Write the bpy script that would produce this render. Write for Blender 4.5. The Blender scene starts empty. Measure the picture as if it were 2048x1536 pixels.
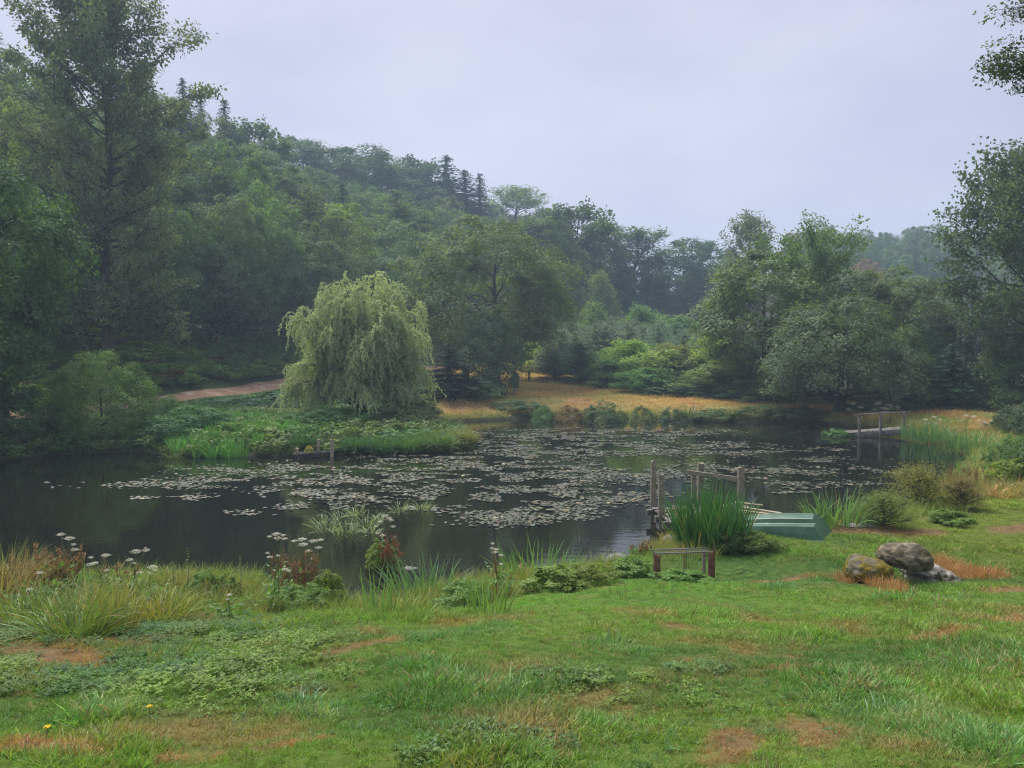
import bpy, math, random
import numpy as np
PI = math.pi
C = bpy.context.scene.collection
SC = bpy.context.scene

# ---------------------------------------------------------------- camera, sky, sun, exposure
CAM_H = 3.5                       # eye above the pond
F = 1550.0                        # focal length in pixels of a 2048 px wide picture
PITCH = math.atan(48 / F)         # looking slightly down
cam = bpy.data.objects.new('camera', bpy.data.cameras.new('camera'))
C.objects.link(cam)
cam.data.sensor_width = 36.0
cam.data.lens = 36.0 * F / 2048
cam.data.clip_start = 0.1
cam.data.clip_end = 4000
cam.location = (0, 0, CAM_H)
cam.rotation_euler = (PI / 2 - PITCH, 0, 0)
SC.camera = cam

SUN_ELEV, SUN_AZ = math.radians(58), math.radians(-35)     # azimuth measured from the view direction, clockwise
w = bpy.data.worlds.new("World"); SC.world = w; w.use_nodes = True
nt = w.node_tree; nt.nodes.clear()
def N(tree, typ, **kw):
    n = tree.nodes.new(typ)
    for k, v in kw.items():
        setattr(n, k, v)
    return n
sky = N(nt, 'ShaderNodeTexSky', sky_type='NISHITA', sun_disc=False)
sky.sun_elevation = SUN_ELEV; sky.sun_rotation = SUN_AZ; sky.dust_density = 3.0
tc = N(nt, 'ShaderNodeTexCoord')
mp = N(nt, 'ShaderNodeMapping'); mp.inputs['Scale'].default_value = (1.0, 1.0, 2.6)
nz = N(nt, 'ShaderNodeTexNoise'); nz.inputs['Scale'].default_value = 2.3; nz.inputs['Detail'].default_value = 7.0; nz.inputs['Roughness'].default_value = 0.5
cr = N(nt, 'ShaderNodeValToRGB')
cr.color_ramp.elements[0].position = 0.3; cr.color_ramp.elements[0].color = (2.55, 2.62, 3.38, 1)
cr.color_ramp.elements[1].position = 0.72; cr.color_ramp.elements[1].color = (3.58, 3.62, 4.25, 1)
mx = N(nt, 'ShaderNodeMix', data_type='RGBA'); mx.inputs[0].default_value = 0.93
bg = N(nt, 'ShaderNodeBackground'); bg.inputs['Strength'].default_value = 0.052
ow = N(nt, 'ShaderNodeOutputWorld')
L = nt.links.new
L(tc.outputs['Generated'], mp.inputs['Vector']); L(mp.outputs[0], nz.inputs['Vector']); L(nz.outputs['Fac'], cr.inputs[0])
L(sky.outputs[0], mx.inputs[6]); L(cr.outputs[0], mx.inputs[7]); L(mx.outputs[2], bg.inputs['Color']); L(bg.outputs[0], ow.inputs['Surface'])

sl = bpy.data.lights.new('sun', 'SUN'); sl.energy = 1.5; sl.angle = math.radians(30); sl.color = (1.0, 0.96, 0.9)
sun = bpy.data.objects.new('sun', sl); C.objects.link(sun)
sun.rotation_euler = (PI / 2 - SUN_ELEV, 0, PI - SUN_AZ)
SC.view_settings.view_transform = 'Standard'
SC.view_settings.look = 'None'
SC.view_settings.exposure = 1.98
SC.view_settings.gamma = 1.0
SC.view_settings.use_curve_mapping = False
SC.render.engine = 'CYCLES'
SC.cycles.use_denoising = True
SC.cycles.denoiser = 'OPENIMAGEDENOISE'; SC.cycles.denoising_input_passes = 'RGB_ALBEDO_NORMAL'; SC.cycles.denoising_prefilter = 'NONE'
SC.cycles.use_adaptive_sampling = False
SC.cycles.filter_width = 1.2
SC.cycles.max_bounces = 6; SC.cycles.diffuse_bounces = 3; SC.cycles.glossy_bounces = 3
SC.cycles.transmission_bounces = 4; SC.cycles.transparent_max_bounces = 8; SC.cycles.volume_bounces = 1
SC.cycles.sample_clamp_indirect = 6.0

# ---------------------------------------------------------------- pixel <-> ground helpers
ca, sa = math.cos(PITCH), math.sin(PITCH)
def ray(px, py):
    a, b = (px - 1024) / F, (768 - py) / F
    v = np.array([a, ca + b * sa, -sa + b * ca])
    return v / v[1]
def on_water(px, py):
    v = ray(px, py); t = -CAM_H / v[2]
    return np.array([v[0] * t, t])
def project(x, y, z):
    dz = z - CAM_H
    f = y * ca - dz * sa; u = y * sa + dz * ca
    return 1024 + F * x / f, 768 - F * u / f

# ---------------------------------------------------------------- noise
_rs = np.random.RandomState(7)
_lat = _rs.rand(256, 256)
def vnoise(x, y):
    x = np.asarray(x, float); y = np.asarray(y, float)
    xi = np.floor(x).astype(int); yi = np.floor(y).astype(int)
    fx = x - xi; fy = y - yi
    fx = fx * fx * (3 - 2 * fx); fy = fy * fy * (3 - 2 * fy)
    a = _lat[xi % 256, yi % 256]; b = _lat[(xi + 1) % 256, yi % 256]
    c = _lat[xi % 256, (yi + 1) % 256]; d = _lat[(xi + 1) % 256, (yi + 1) % 256]
    return (a * (1 - fx) + b * fx) * (1 - fy) + (c * (1 - fx) + d * fx) * fy
def fbm(x, y, o=3):
    r = 0; a = 0.5; s = 0
    for i in range(o):
        r = r + a * vnoise(x * 2 ** i + 17.3 * i, y * 2 ** i + 5.1 * i); s += a; a *= 0.5
    return r / s
def sstep(a, b, x):
    t = np.clip((x - a) / (b - a), 0, 1)
    return t * t * (3 - 2 * t)

# ---------------------------------------------------------------- pond outline and terrain height
pond_px = [(-500, 1260), (-150, 1200), (0, 1165), (150, 1180), (250, 1172), (400, 1172), (500, 1168), (560, 1195), (640, 1215), (720, 1228), (800, 1222),
           (860, 1195), (960, 1172), (1060, 1165), (1150, 1158), (1200, 1138), (1260, 1118), (1330, 1092), (1420, 1078),
           (1500, 1056), (1640, 1046), (1740, 1044), (1800, 1015), (1870, 975), (1910, 940), (1935, 915), (1945, 895), (1900, 885), (1850, 876),
           (1790, 864), (1700, 853), (1640, 848), (1500, 845), (1300, 840), (1100, 836), (960, 842), (880, 846), (868, 858), (945, 886), (935, 896), (880, 906),
           (750, 907), (640, 912), (560, 914), (480, 912), (350, 916), (300, 905), (150, 908), (0, 922), (-300, 935), (-700, 980)]
POND = np.array([on_water(*p) for p in pond_px])
def pond_sd(x, y):
    """signed distance to the shore, positive on land"""
    x = np.asarray(x, float); y = np.asarray(y, float)
    best = np.full(x.shape, 1e9); inside = np.zeros(x.shape, bool)
    n = len(POND)
    for i in range(n):
        a = POND[i]; b = POND[(i + 1) % n]; e = b - a
        t = np.clip(((x - a[0]) * e[0] + (y - a[1]) * e[1]) / (e @ e), 0, 1)
        dd = (x - a[0] - t * e[0]) ** 2 + (y - a[1] - t * e[1]) ** 2
        best = np.minimum(best, dd)
        cond = ((a[1] > y) != (b[1] > y)) & (x < (b[0] - a[0]) * (y - a[1]) / (b[1] - a[1] + 1e-12) + a[0])
        inside ^= cond
    d = np.sqrt(best)
    return np.where(inside, -d, d)
FOOT = np.array([(-160, 20), (-60, 30), (-25, 37), (-22, 45), (-19.3, 53), (-15.5, 62), (-7, 83), (0, 99), (20, 118), (60, 135), (160, 160), (500, 190)], float)
def foot_u(x, y):
    """distance uphill of the wood's edge (negative on the valley floor)"""
    best = np.full(np.shape(x), 1e9); sgn = np.ones(np.shape(x))
    for i in range(len(FOOT) - 1):
        a = FOOT[i]; b = FOOT[i + 1]; e = b - a
        t = np.clip(((x - a[0]) * e[0] + (y - a[1]) * e[1]) / (e @ e), 0, 1)
        dx = x - a[0] - t * e[0]; dy = y - a[1] - t * e[1]
        dd = dx * dx + dy * dy
        s = np.sign(e[0] * dy - e[1] * dx)
        m = dd < best - 1e-9
        sgn = np.where(m, s, sgn); best = np.where(m, dd, best)
    return np.sqrt(best) * sgn
def terrain(x, y):
    x = np.asarray(x, float); y = np.asarray(y, float)
    sd = pond_sd(x, y)
    near = np.maximum(2.49 - 0.195 * y, 0.27 + 0.012 * np.clip(x, 0, 30))
    near = np.where(y < 3, 1.9 - 0.06 * (y - 3), near)
    far_l = np.interp(y, [24, 28, 33, 43, 50, 60, 78, 85, 110, 160, 620], [0.35, 0.5, 0.7, 0.95, 1.1, 1.6, 2.7, 3.05, 4, 6, 12])
    far_r = np.interp(y, [24, 30, 46, 65, 85, 110, 160, 620], [0.35, 0.4, 0.65, 1.95, 3.3, 4.2, 6, 12])
    k = sstep(-14, 4, x)
    far = far_l * (1 - k) + far_r * k
    m = sstep(18, 28, y)
    land = near * (1 - m) + far * m
    u = foot_u(x, y)
    crest = np.interp(x, [-120, -75, -40, -20, 0, 15, 30, 60, 120], [42, 42, 33, 29, 22.5, 15.5, 9, 5, 4])
    uu = 2.0 * np.logaddexp(0, np.clip(u, -60, None) / 2.0)
    land = land + crest * (1 - np.exp(-uu * 0.66 / crest))
    land = land + 17.5 * np.exp(-((y - 235) / 75.0) ** 2) / (1 + np.exp(-(x - 42) / 18.0)) * sstep(115, 190, y)
    bump = (fbm(x * 1.6, y * 1.6, 3) - 0.5) * 0.13 * sstep(30, 16, y) * sstep(-0.1, 0.8, sd) + (fbm(x * 0.12 + 9, y * 0.12, 3) - 0.5) * 0.5 * sstep(20, 45, y) * sstep(0.5, 4, sd)
    land = land + bump
    land = np.minimum(land, 0.07 + 0.24 * np.maximum(sd, 0) + 2 * np.maximum(sd - 3, 0))
    s = sstep(-0.7, 0.12, sd)
    return -0.7 * (1 - s) + np.maximum(land, 0.05) * s
def tz(x, y):
    return float(terrain(np.array([x]), np.array([y]))[0])
_T = np.concatenate([np.arange(1.5, 40, 0.1), np.arange(40, 400, 0.5)])
def on_ground(px, py):
    v = ray(px, py)
    xs = v[0] * _T; ys = _T; zs = CAM_H + v[2] * _T
    d = zs - terrain(xs, ys)
    i = np.argmax(d < 0) if (d < 0).any() else len(_T) - 1
    t = _T[i]
    return np.array([v[0] * t, t, tz(v[0] * t, t)])
def at(px, d):
    """point on the ground under picture column px at distance d"""
    x = (px - 1024) / F * d
    return np.array([x, d, tz(x, d)])

# ---------------------------------------------------------------- mesh builder
class MB:
    def __init__(s):
        s.v = []; s.q = []; s.t3 = []; s.t = []; s.n = 0
    def add(s, v, f, t=0.5):
        v = np.asarray(v, float).reshape(-1, 3); f = np.asarray(f, int)
        s.v.append(v); (s.q if f.shape[1] == 4 else s.t3).append(f + s.n)
        s.t.append(np.broadcast_to(np.asarray(t, float), (len(v),)).copy()); s.n += len(v)
    def leaves(s, c, nrm, al, l, wd, tint, fold=0.15):
        """diamond leaves: base c, along al, normal nrm"""
        n = len(c)
        if n == 0: return
        al = al / (np.linalg.norm(al, axis=1, keepdims=True) + 1e-9)
        sd = np.cross(nrm, al); sd /= (np.linalg.norm(sd, axis=1, keepdims=True) + 1e-9)
        up = np.cross(al, sd)
        l = np.broadcast_to(l, (n,))[:, None]; wd = np.broadcast_to(wd, (n,))[:, None]
        v = np.empty((n, 4, 3))
        v[:, 0] = c; v[:, 2] = c + al * l
        mid = c + al * l * 0.5 - up * wd * fold
        v[:, 1] = mid + sd * wd * 0.5; v[:, 3] = mid - sd * wd * 0.5
        f = np.arange(n * 4).reshape(n, 4)
        s.add(v.reshape(-1, 3), f, np.repeat(np.broadcast_to(tint, (n,)), 4))
    def tube(s, pts, r, k=6, t=0.5, cap=False):
        pts = np.asarray(pts, float); m = len(pts)
        r = np.broadcast_to(np.asarray(r, float), (m,))
        d = np.gradient(pts, axis=0); d /= (np.linalg.norm(d, axis=1, keepdims=True) + 1e-9)
        ref = np.array([0.0, 0, 1]) if abs(d[0][2]) < 0.9 else np.array([1.0, 0, 0])
        a = np.cross(d, ref); a /= (np.linalg.norm(a, axis=1, keepdims=True) + 1e-9)
        b = np.cross(d, a)
        th = np.linspace(0, 2 * PI, k, endpoint=False)
        v = pts[:, None] + r[:, None, None] * (np.cos(th)[None, :, None] * a[:, None] + np.sin(th)[None, :, None] * b[:, None])
        i = np.arange(m - 1)[:, None] * k; j = np.arange(k)[None]; j2 = (j + 1) % k
        f = np.stack([i + j, i + j2, i + k + j2, i + k + j], -1).reshape(-1, 4)
        s.add(v.reshape(-1, 3), f, t)
        if cap:
            base = (m - 1) * k
            s.add(np.vstack([v[-1], pts[-1:]]), [(q, (q + 1) % k, k) for q in range(k)], t)
    def box(s, c, size, rz=0.0, ry=0.0, jit=0.0, rng=None, t=0.5):
        sx, sy, sz = [q / 2 for q in size]
        v = np.array([(x, y, z) for x in (-sx, sx) for y in (-sy, sy) for z in (-sz, sz)], float)
        if jit and rng is not None: v += rng.normal(0, jit, v.shape)
        R = np.array([[math.cos(ry), 0, math.sin(ry)], [0, 1, 0], [-math.sin(ry), 0, math.cos(ry)]])
        Z = np.array([[math.cos(rz), -math.sin(rz), 0], [math.sin(rz), math.cos(rz), 0], [0, 0, 1]])
        v = v @ R.T @ Z.T + np.asarray(c, float)
        s.add(v, [(0, 1, 3, 2), (4, 6, 7, 5), (0, 4, 5, 1), (2, 3, 7, 6), (0, 2, 6, 4), (1, 5, 7, 3)], t)
    def bar(s, p, q, wd, th, jit=0.0, rng=None, t=0.5):
        """rectangular bar from p to q; wd is horizontal width, th the vertical thickness"""
        p = np.asarray(p, float); q = np.asarray(q, float); d = q - p; ln = np.linalg.norm(d)
        d /= ln
        ref = np.array([0, 0, 1.0]) if abs(d[2]) < 0.95 else np.array([0, 1.0, 0])
        a = np.cross(d, ref); a /= np.linalg.norm(a); b = np.cross(a, d)
        m = 5; vs = []
        for i in range(m):
            c = p + d * ln * i / (m - 1)
            sq = np.array([c + a * sx * wd / 2 + b * sy * th / 2 for sx, sy in ((-1, -1), (1, -1), (1, 1), (-1, 1))])
            if jit and rng is not None: sq += rng.normal(0, jit, sq.shape)
            vs.append(sq)
        f = []
        for i in range(m - 1):
            for j in range(4):
                f.append((i * 4 + j, i * 4 + (j + 1) % 4, i * 4 + 4 + (j + 1) % 4, i * 4 + 4 + j))
        f += [(3, 2, 1, 0), tuple(range(m * 4 - 4, m * 4))]
        s.add(np.vstack(vs), f, t)
    def blades(s, base, dirs, ln, wd, bend, tint, k=4, face=None, rng=None):
        """grass blades: strips of k segments leaving base along dirs and bending to bend"""
        n = len(base)
        if n == 0: return
        ln = np.broadcast_to(ln, (n,)); wd = np.broadcast_to(wd, (n,)); tint = np.broadcast_to(tint, (n,))
        dirs = dirs / np.linalg.norm(dirs, axis=1, keepdims=True)
        hz = np.cross(dirs, bend + 1e-4); hz /= (np.linalg.norm(hz, axis=1, keepdims=True) + 1e-9)
        if face is not None:
            r = rng.normal(0, face, (n, 1)); b2 = np.cross(hz, dirs); hz = hz * np.cos(r) + b2 * np.sin(r)
        p = base.copy(); d = dirs.copy(); V = np.empty((n, k + 1, 2, 3)); T = np.empty((n, k + 1, 2))
        for i in range(k + 1):
            f = i / k
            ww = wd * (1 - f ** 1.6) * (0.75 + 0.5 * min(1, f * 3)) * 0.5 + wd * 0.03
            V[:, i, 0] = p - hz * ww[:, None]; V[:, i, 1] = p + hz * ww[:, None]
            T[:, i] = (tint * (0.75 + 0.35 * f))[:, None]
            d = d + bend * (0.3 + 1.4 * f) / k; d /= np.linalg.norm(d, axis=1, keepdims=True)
            p = p + d * (ln / k)[:, None]
        m = (k + 1) * 2
        off = (np.arange(n) * m)[:, None, None]
        i = np.arange(k)[None, :, None] * 2
        f = (off + i + np.array([0, 1, 3, 2])[None, None]).reshape(-1, 4)
        s.add(V.reshape(-1, 3), f, T.reshape(-1))
    def mesh(s, name, mat, smooth=False):
        me = bpy.data.meshes.new(name)
        V = np.vstack(s.v) if s.v else np.zeros((0, 3))
        q = np.vstack(s.q) if s.q else np.zeros((0, 4), int); t3 = np.vstack(s.t3) if s.t3 else np.zeros((0, 3), int)
        me.vertices.add(len(V)); me.vertices.foreach_set('co', V.astype(np.float32).ravel())
        lp = np.concatenate([q.ravel(), t3.ravel()]).astype(np.int32)
        me.loops.add(len(lp)); me.loops.foreach_set('vertex_index', lp)
        st = np.concatenate([np.arange(len(q)) * 4, len(q) * 4 + np.arange(len(t3)) * 3]).astype(np.int32)
        me.polygons.add(len(st)); me.polygons.foreach_set('loop_start', st)
        me.update(calc_edges=True)
        me.polygons.foreach_set('use_smooth', np.full(len(st), smooth, bool))
        a = me.attributes.new('tint', 'FLOAT', 'POINT'); a.data.foreach_set('value', np.concatenate(s.t).astype(np.float32) if s.t else np.zeros(0, np.float32))
        if mat: me.materials.append(mat)
        return me
    def build(s, name, mat, parent=None, smooth=False, color=None):
        return obj(name, s.mesh(name, mat, smooth), parent, color)
def obj(name, me, parent=None, color=None):
    o = bpy.data.objects.new(name, me); C.objects.link(o)
    if parent: o.parent = parent
    if color is not None: o.color = (*color, 1)
    return o
def tag(o, label, cat, group=None, kind=None):
    if label: o['label'] = label
    if cat: o['category'] = cat
    if group: o['group'] = group
    if kind: o['kind'] = kind
    return o
def thing(name, label, cat, loc=(0, 0, 0), rz=0.0, scale=(1, 1, 1), group=None):
    o = bpy.data.objects.new(name, None); C.objects.link(o)
    o.empty_display_size = 0.2
    o.location = tuple(float(q) for q in loc); o.rotation_euler = (0, 0, rz); o.scale = scale
    return tag(o, label, cat, group)

# ---------------------------------------------------------------- materials
def mat(name):
    m = bpy.data.materials.new(name); m.use_nodes = True; m.node_tree.nodes.clear()
    return m, m.node_tree
def leaf_like(name, instanced=False, rough=0.5, gloss=0.025, trans=0.42):
    m, t = mat(name); l = t.links.new
    out = N(t, 'ShaderNodeOutputMaterial')
    if instanced:
        ci = N(t, 'ShaderNodeAttribute', attribute_type='INSTANCER', attribute_name='col'); col = ci.outputs['Color']
    else:
        ci = N(t, 'ShaderNodeObjectInfo'); col = ci.outputs['Color']
    at_ = N(t, 'ShaderNodeAttribute', attribute_type='GEOMETRY', attribute_name='tint')
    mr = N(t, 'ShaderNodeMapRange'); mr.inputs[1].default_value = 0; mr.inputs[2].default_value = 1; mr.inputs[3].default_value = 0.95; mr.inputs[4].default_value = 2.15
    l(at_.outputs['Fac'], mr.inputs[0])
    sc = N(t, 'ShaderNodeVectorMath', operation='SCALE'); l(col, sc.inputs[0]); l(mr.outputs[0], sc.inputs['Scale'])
    # older, yellower leaves among the fresh ones
    mr2 = N(t, 'ShaderNodeMapRange'); mr2.inputs[1].default_value = 0.55; mr2.inputs[2].default_value = 1.1; mr2.inputs[3].default_value = 0; mr2.inputs[4].default_value = 0.4
    l(at_.outputs['Fac'], mr2.inputs[0])
    ym = N(t, 'ShaderNodeMix', data_type='RGBA', blend_type='MULTIPLY'); ym.inputs[7].default_value = (1.3, 1.1, 0.7, 1)
    l(mr2.outputs[0], ym.inputs[0]); l(sc.outputs[0], ym.inputs[6])
    df = N(t, 'ShaderNodeBsdfDiffuse'); tr = N(t, 'ShaderNodeBsdfTranslucent'); gl = N(t, 'ShaderNodeBsdfGlossy')
    gl.inputs['Roughness'].default_value = rough; gl.inputs['Color'].default_value = (0.9, 0.95, 1, 1)
    l(ym.outputs[2], df.inputs[0])
    tb = N(t, 'ShaderNodeMix', data_type='RGBA', blend_type='MULTIPLY'); tb.inputs[0].default_value = 1; tb.inputs[7].default_value = (1.25, 1.3, 0.6, 1)
    l(ym.outputs[2], tb.inputs[6]); l(tb.outputs[2], tr.inputs[0])
    m1 = N(t, 'ShaderNodeMixShader'); m1.inputs[0].default_value = trans; l(df.outputs[0], m1.inputs[1]); l(tr.outputs[0], m1.inputs[2])
    m2 = N(t, 'ShaderNodeMixShader'); m2.inputs[0].default_value = gloss; l(m1.outputs[0], m2.inputs[1]); l(gl.outputs[0], m2.inputs[2])
    l(m2.outputs[0], out.inputs[0])
    return m
M_LEAF = leaf_like('leaf')
M_BLADE = leaf_like('grass_blade', gloss=0.035, rough=0.5, trans=0.3)
M_IBLADE = leaf_like('scattered_blade', instanced=True, gloss=0.025, rough=0.55, trans=0.3)
def rough_mat(name, c1, c2, scale=6, rough=0.9, bump=0.4, stretch=(1, 1, 1), c3=None, detail=8, spec=0.2, c3pos=0.62):
    m, t = mat(name); l = t.links.new
    out = N(t, 'ShaderNodeOutputMaterial'); p = N(t, 'ShaderNodeBsdfPrincipled')
    tc = N(t, 'ShaderNodeTexCoord'); mp = N(t, 'ShaderNodeMapping'); mp.inputs['Scale'].default_value = stretch
    oi = N(t, 'ShaderNodeObjectInfo'); ad = N(t, 'ShaderNodeVectorMath', operation='ADD')
    l(tc.outputs['Object'], ad.inputs[0]); l(oi.outputs['Random'], ad.inputs[1]); l(ad.outputs[0], mp.inputs[0])
    n = N(t, 'ShaderNodeTexNoise'); n.inputs['Scale'].default_value = scale; n.inputs['Detail'].default_value = detail; n.inputs['Roughness'].default_value = 0.65
    l(mp.outputs[0], n.inputs['Vector'])
    r = N(t, 'ShaderNodeValToRGB'); r.color_ramp.elements[0].position = 0.32; r.color_ramp.elements[0].color = (*c1, 1)
    r.color_ramp.elements[1].position = 0.68; r.color_ramp.elements[1].color = (*c2, 1)
    l(n.outputs['Fac'], r.inputs[0]); col = r.outputs[0]
    if c3:
        n2 = N(t, 'ShaderNodeTexNoise'); n2.inputs['Scale'].default_value = scale * 0.45; n2.inputs['Detail'].default_value = 5
        l(ad.outputs[0], n2.inputs['Vector'])
        mr = N(t, 'ShaderNodeMapRange'); mr.inputs[1].default_value = c3pos - 0.06; mr.inputs[2].default_value = c3pos + 0.06
        l(n2.outputs['Fac'], mr.inputs[0])
        mxn = N(t, 'ShaderNodeMix', data_type='RGBA'); l(mr.outputs[0], mxn.inputs[0]); l(col, mxn.inputs[6]); mxn.inputs[7].default_value = (*c3, 1); col = mxn.outputs[2]
    l(col, p.inputs['Base Color']); p.inputs['Roughness'].default_value = rough; p.inputs['Specular IOR Level'].default_value = spec
    b = N(t, 'ShaderNodeBump'); b.inputs['Strength'].default_value = bump; b.inputs['Distance'].default_value = 0.05
    l(n.outputs['Fac'], b.inputs['Height']); l(b.outputs[0], p.inputs['Normal'])
    l(p.outputs[0], out.inputs[0])
    return m
M_BARK = rough_mat('bark', (0.03, 0.026, 0.022), (0.11, 0.10, 0.085), 5, stretch=(3, 3, 0.6), bump=0.8)
M_PALEBARK = rough_mat('pale_bark', (0.09, 0.085, 0.075), (0.22, 0.21, 0.19), 5, stretch=(3, 3, 0.6), bump=0.5)
M_WOOD = rough_mat('weathered_wood', (0.15, 0.13, 0.095), (0.33, 0.29, 0.22), 9, stretch=(1.5, 1.5, 1.5), bump=0.6, c3=(0.17, 0.19, 0.10), c3pos=0.6)
M_DECK = rough_mat('grey_deck_wood', (0.11, 0.10, 0.09), (0.27, 0.25, 0.22), 8, bump=0.5, c3=(0.08, 0.085, 0.06), c3pos=0.6)
M_PLANK = rough_mat('pale_cut_wood', (0.24, 0.20, 0.13), (0.42, 0.36, 0.25), 10, bump=0.3)
M_REDWOOD = rough_mat('red_brown_board', (0.11, 0.05, 0.035), (0.24, 0.115, 0.08), 12, bump=0.5)
M_WIRE = rough_mat('galvanised_wire', (0.07, 0.075, 0.06), (0.15, 0.155, 0.13), 30, rough=0.5, bump=0.1, spec=0.5)
M_STEM = rough_mat('green_stem', (0.09, 0.12, 0.04), (0.2, 0.21, 0.09), 14, bump=0.1)
M_BROWNSTEM = rough_mat('dry_stem', (0.13, 0.07, 0.03), (0.30, 0.17, 0.08), 14, bump=0.1)
M_UMBEL = rough_mat('white_florets', (0.5, 0.49, 0.36), (0.72, 0.71, 0.57), 40, bump=0.2)
M_RUST = leaf_like('rusty_seed', gloss=0.02, trans=0.15)
M_DIRT = rough_mat('track_dirt', (0.19, 0.105, 0.06), (0.33, 0.21, 0.135), 1.6, bump=0.5, c3=(0.36, 0.29, 0.22), c3pos=0.6)
M_STONE = rough_mat('wet_stone', (0.11, 0.105, 0.1), (0.25, 0.24, 0.23), 7, bump=0.4)
M_YELLOW = rough_mat('yellow_petal', (0.6, 0.42, 0.02), (0.75, 0.55, 0.04), 30, bump=0.1)
M_CABLE = rough_mat('cable', (0.25, 0.26, 0.28), (0.35, 0.36, 0.38), 10, bump=0)

# boulders: grey-brown stone with yellow-green moss on top-facing and damp hollows
def boulder_mat(name, c1, c2, moss, amount):
    m = rough_mat(name, c1, c2, 8, bump=1.0, detail=14); t = m.node_tree; l = t.links.new
    p = [n for n in t.nodes if n.type == 'BSDF_PRINCIPLED'][0]; src = p.inputs['Base Color'].links[0].from_socket
    tc = [n for n in t.nodes if n.type == 'TEX_COORD'][0]
    cr0 = [n for n in t.nodes if n.type == 'VALTORGB'][0]; cr0.color_ramp.elements[0].position = 0.42; cr0.color_ramp.elements[1].position = 0.6
    n2 = N(t, 'ShaderNodeTexNoise'); n2.inputs['Scale'].default_value = 3.0; n2.inputs['Detail'].default_value = 9; n2.inputs['Roughness'].default_value = 0.7
    l(tc.outputs['Object'], n2.inputs['Vector'])
    mr = N(t, 'ShaderNodeMapRange'); mr.inputs[1].default_value = 0.62 - amount; mr.inputs[2].default_value = 0.72 - amount; l(n2.outputs['Fac'], mr.inputs[0])
    mxn = N(t, 'ShaderNodeMix', data_type='RGBA'); l(mr.outputs[0], mxn.inputs[0]); l(src, mxn.inputs[6])
    n3 = N(t, 'ShaderNodeTexNoise'); n3.inputs['Scale'].default_value = 25; l(tc.outputs['Object'], n3.inputs['Vector'])
    r = N(t, 'ShaderNodeValToRGB'); r.color_ramp.elements[0].color = (*[q * 0.5 for q in moss], 1); r.color_ramp.elements[0].position = 0.3; r.color_ramp.elements[1].color = (*moss, 1); r.color_ramp.elements[1].position = 0.7
    l(n3.outputs['Fac'], r.inputs[0]); l(r.outputs[0], mxn.inputs[7]); l(mxn.outputs[2], p.inputs['Base Color'])
    return m
M_BOULDER = boulder_mat('brown_boulder', (0.09, 0.075, 0.052), (0.27, 0.225, 0.155), (0.10, 0.09, 0.015), 0.1)
M_MOSSY = boulder_mat('mossy_boulder', (0.08, 0.072, 0.055), (0.18, 0.16, 0.12), (0.19, 0.15, 0.015), 0.2)
M_PALEROCK = boulder_mat('pale_rock', (0.26, 0.24, 0.2), (0.5, 0.46, 0.39), (0.06, 0.055, 0.02), 0.1)

# boat plastic
def boat_mat():
    m, t = mat('green_boat_plastic'); l = t.links.new
    out = N(t, 'ShaderNodeOutputMaterial'); p = N(t, 'ShaderNodeBsdfPrincipled')
    tc = N(t, 'ShaderNodeTexCoord'); n = N(t, 'ShaderNodeTexNoise'); n.inputs['Scale'].default_value = 3; n.inputs['Detail'].default_value = 8; n.inputs['Roughness'].default_value = 0.7
    l(tc.outputs['Object'], n.inputs['Vector'])
    r = N(t, 'ShaderNodeValToRGB'); r.color_ramp.elements[0].position = 0.3; r.color_ramp.elements[0].color = (0.028, 0.082, 0.046, 1); r.color_ramp.elements[1].position = 0.7; r.color_ramp.elements[1].color = (0.06, 0.142, 0.09, 1)
    l(n.outputs['Fac'], r.inputs[0]); l(r.outputs[0], p.inputs['Base Color']); p.inputs['Roughness'].default_value = 0.38
    mr = N(t, 'ShaderNodeMapRange'); mr.inputs[3].default_value = 0.3; mr.inputs[4].default_value = 0.55; l(n.outputs['Fac'], mr.inputs[0]); l(mr.outputs[0], p.inputs['Roughness'])
    l(p.outputs[0], out.inputs[0]); return m
M_BOAT = boat_mat()
# lily pad
def pad_mat(inst):
    m, t = mat('lily_pad' + ('_far' if inst else '')); l = t.links.new
    out = N(t, 'ShaderNodeOutputMaterial'); p = N(t, 'ShaderNodeBsdfPrincipled')
    if inst: ci = N(t, 'ShaderNodeAttribute', attribute_type='INSTANCER', attribute_name='col')
    else: ci = N(t, 'ShaderNodeObjectInfo')
    l(ci.outputs['Color'], p.inputs['Base Color']); p.inputs['Roughness'].default_value = 0.48; p.inputs['Specular IOR Level'].default_value = 0.45
    l(p.outputs[0], out.inputs[0]); return m
M_PAD = pad_mat(False); M_IPAD = pad_mat(True)
# water
def water_mat():
    m, t = mat('pond_water'); l = t.links.new
    out = N(t, 'ShaderNodeOutputMaterial'); p = N(t, 'ShaderNodeBsdfPrincipled')
    p.inputs['Base Color'].default_value = (0.010, 0.011, 0.008, 1); p.inputs['Roughness'].default_value = 0.035; p.inputs['IOR'].default_value = 1.333
    tc = N(t, 'ShaderNodeTexCoord'); mp = N(t, 'ShaderNodeMapping'); mp.inputs['Scale'].default_value = (0.9, 2.2, 1)
    n = N(t, 'ShaderNodeTexNoise'); n.inputs['Scale'].default_value = 2.2; n.inputs['Detail'].default_value = 3
    l(tc.outputs['Object'], mp.inputs[0]); l(mp.outputs[0], n.inputs['Vector'])
    b = N(t, 'ShaderNodeBump'); b.inputs['Strength'].default_value = 0.02; b.inputs['Distance'].default_value = 0.1
    l(n.outputs['Fac'], b.inputs['Height']); l(b.outputs[0], p.inputs['Normal']); l(p.outputs[0], out.inputs[0]); return m
M_WATER = water_mat()

# ---------------------------------------------------------------- where the lawn is brown, lush, leafy ...
def gpt(px, py): return on_ground(px, py)[:2]
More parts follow.
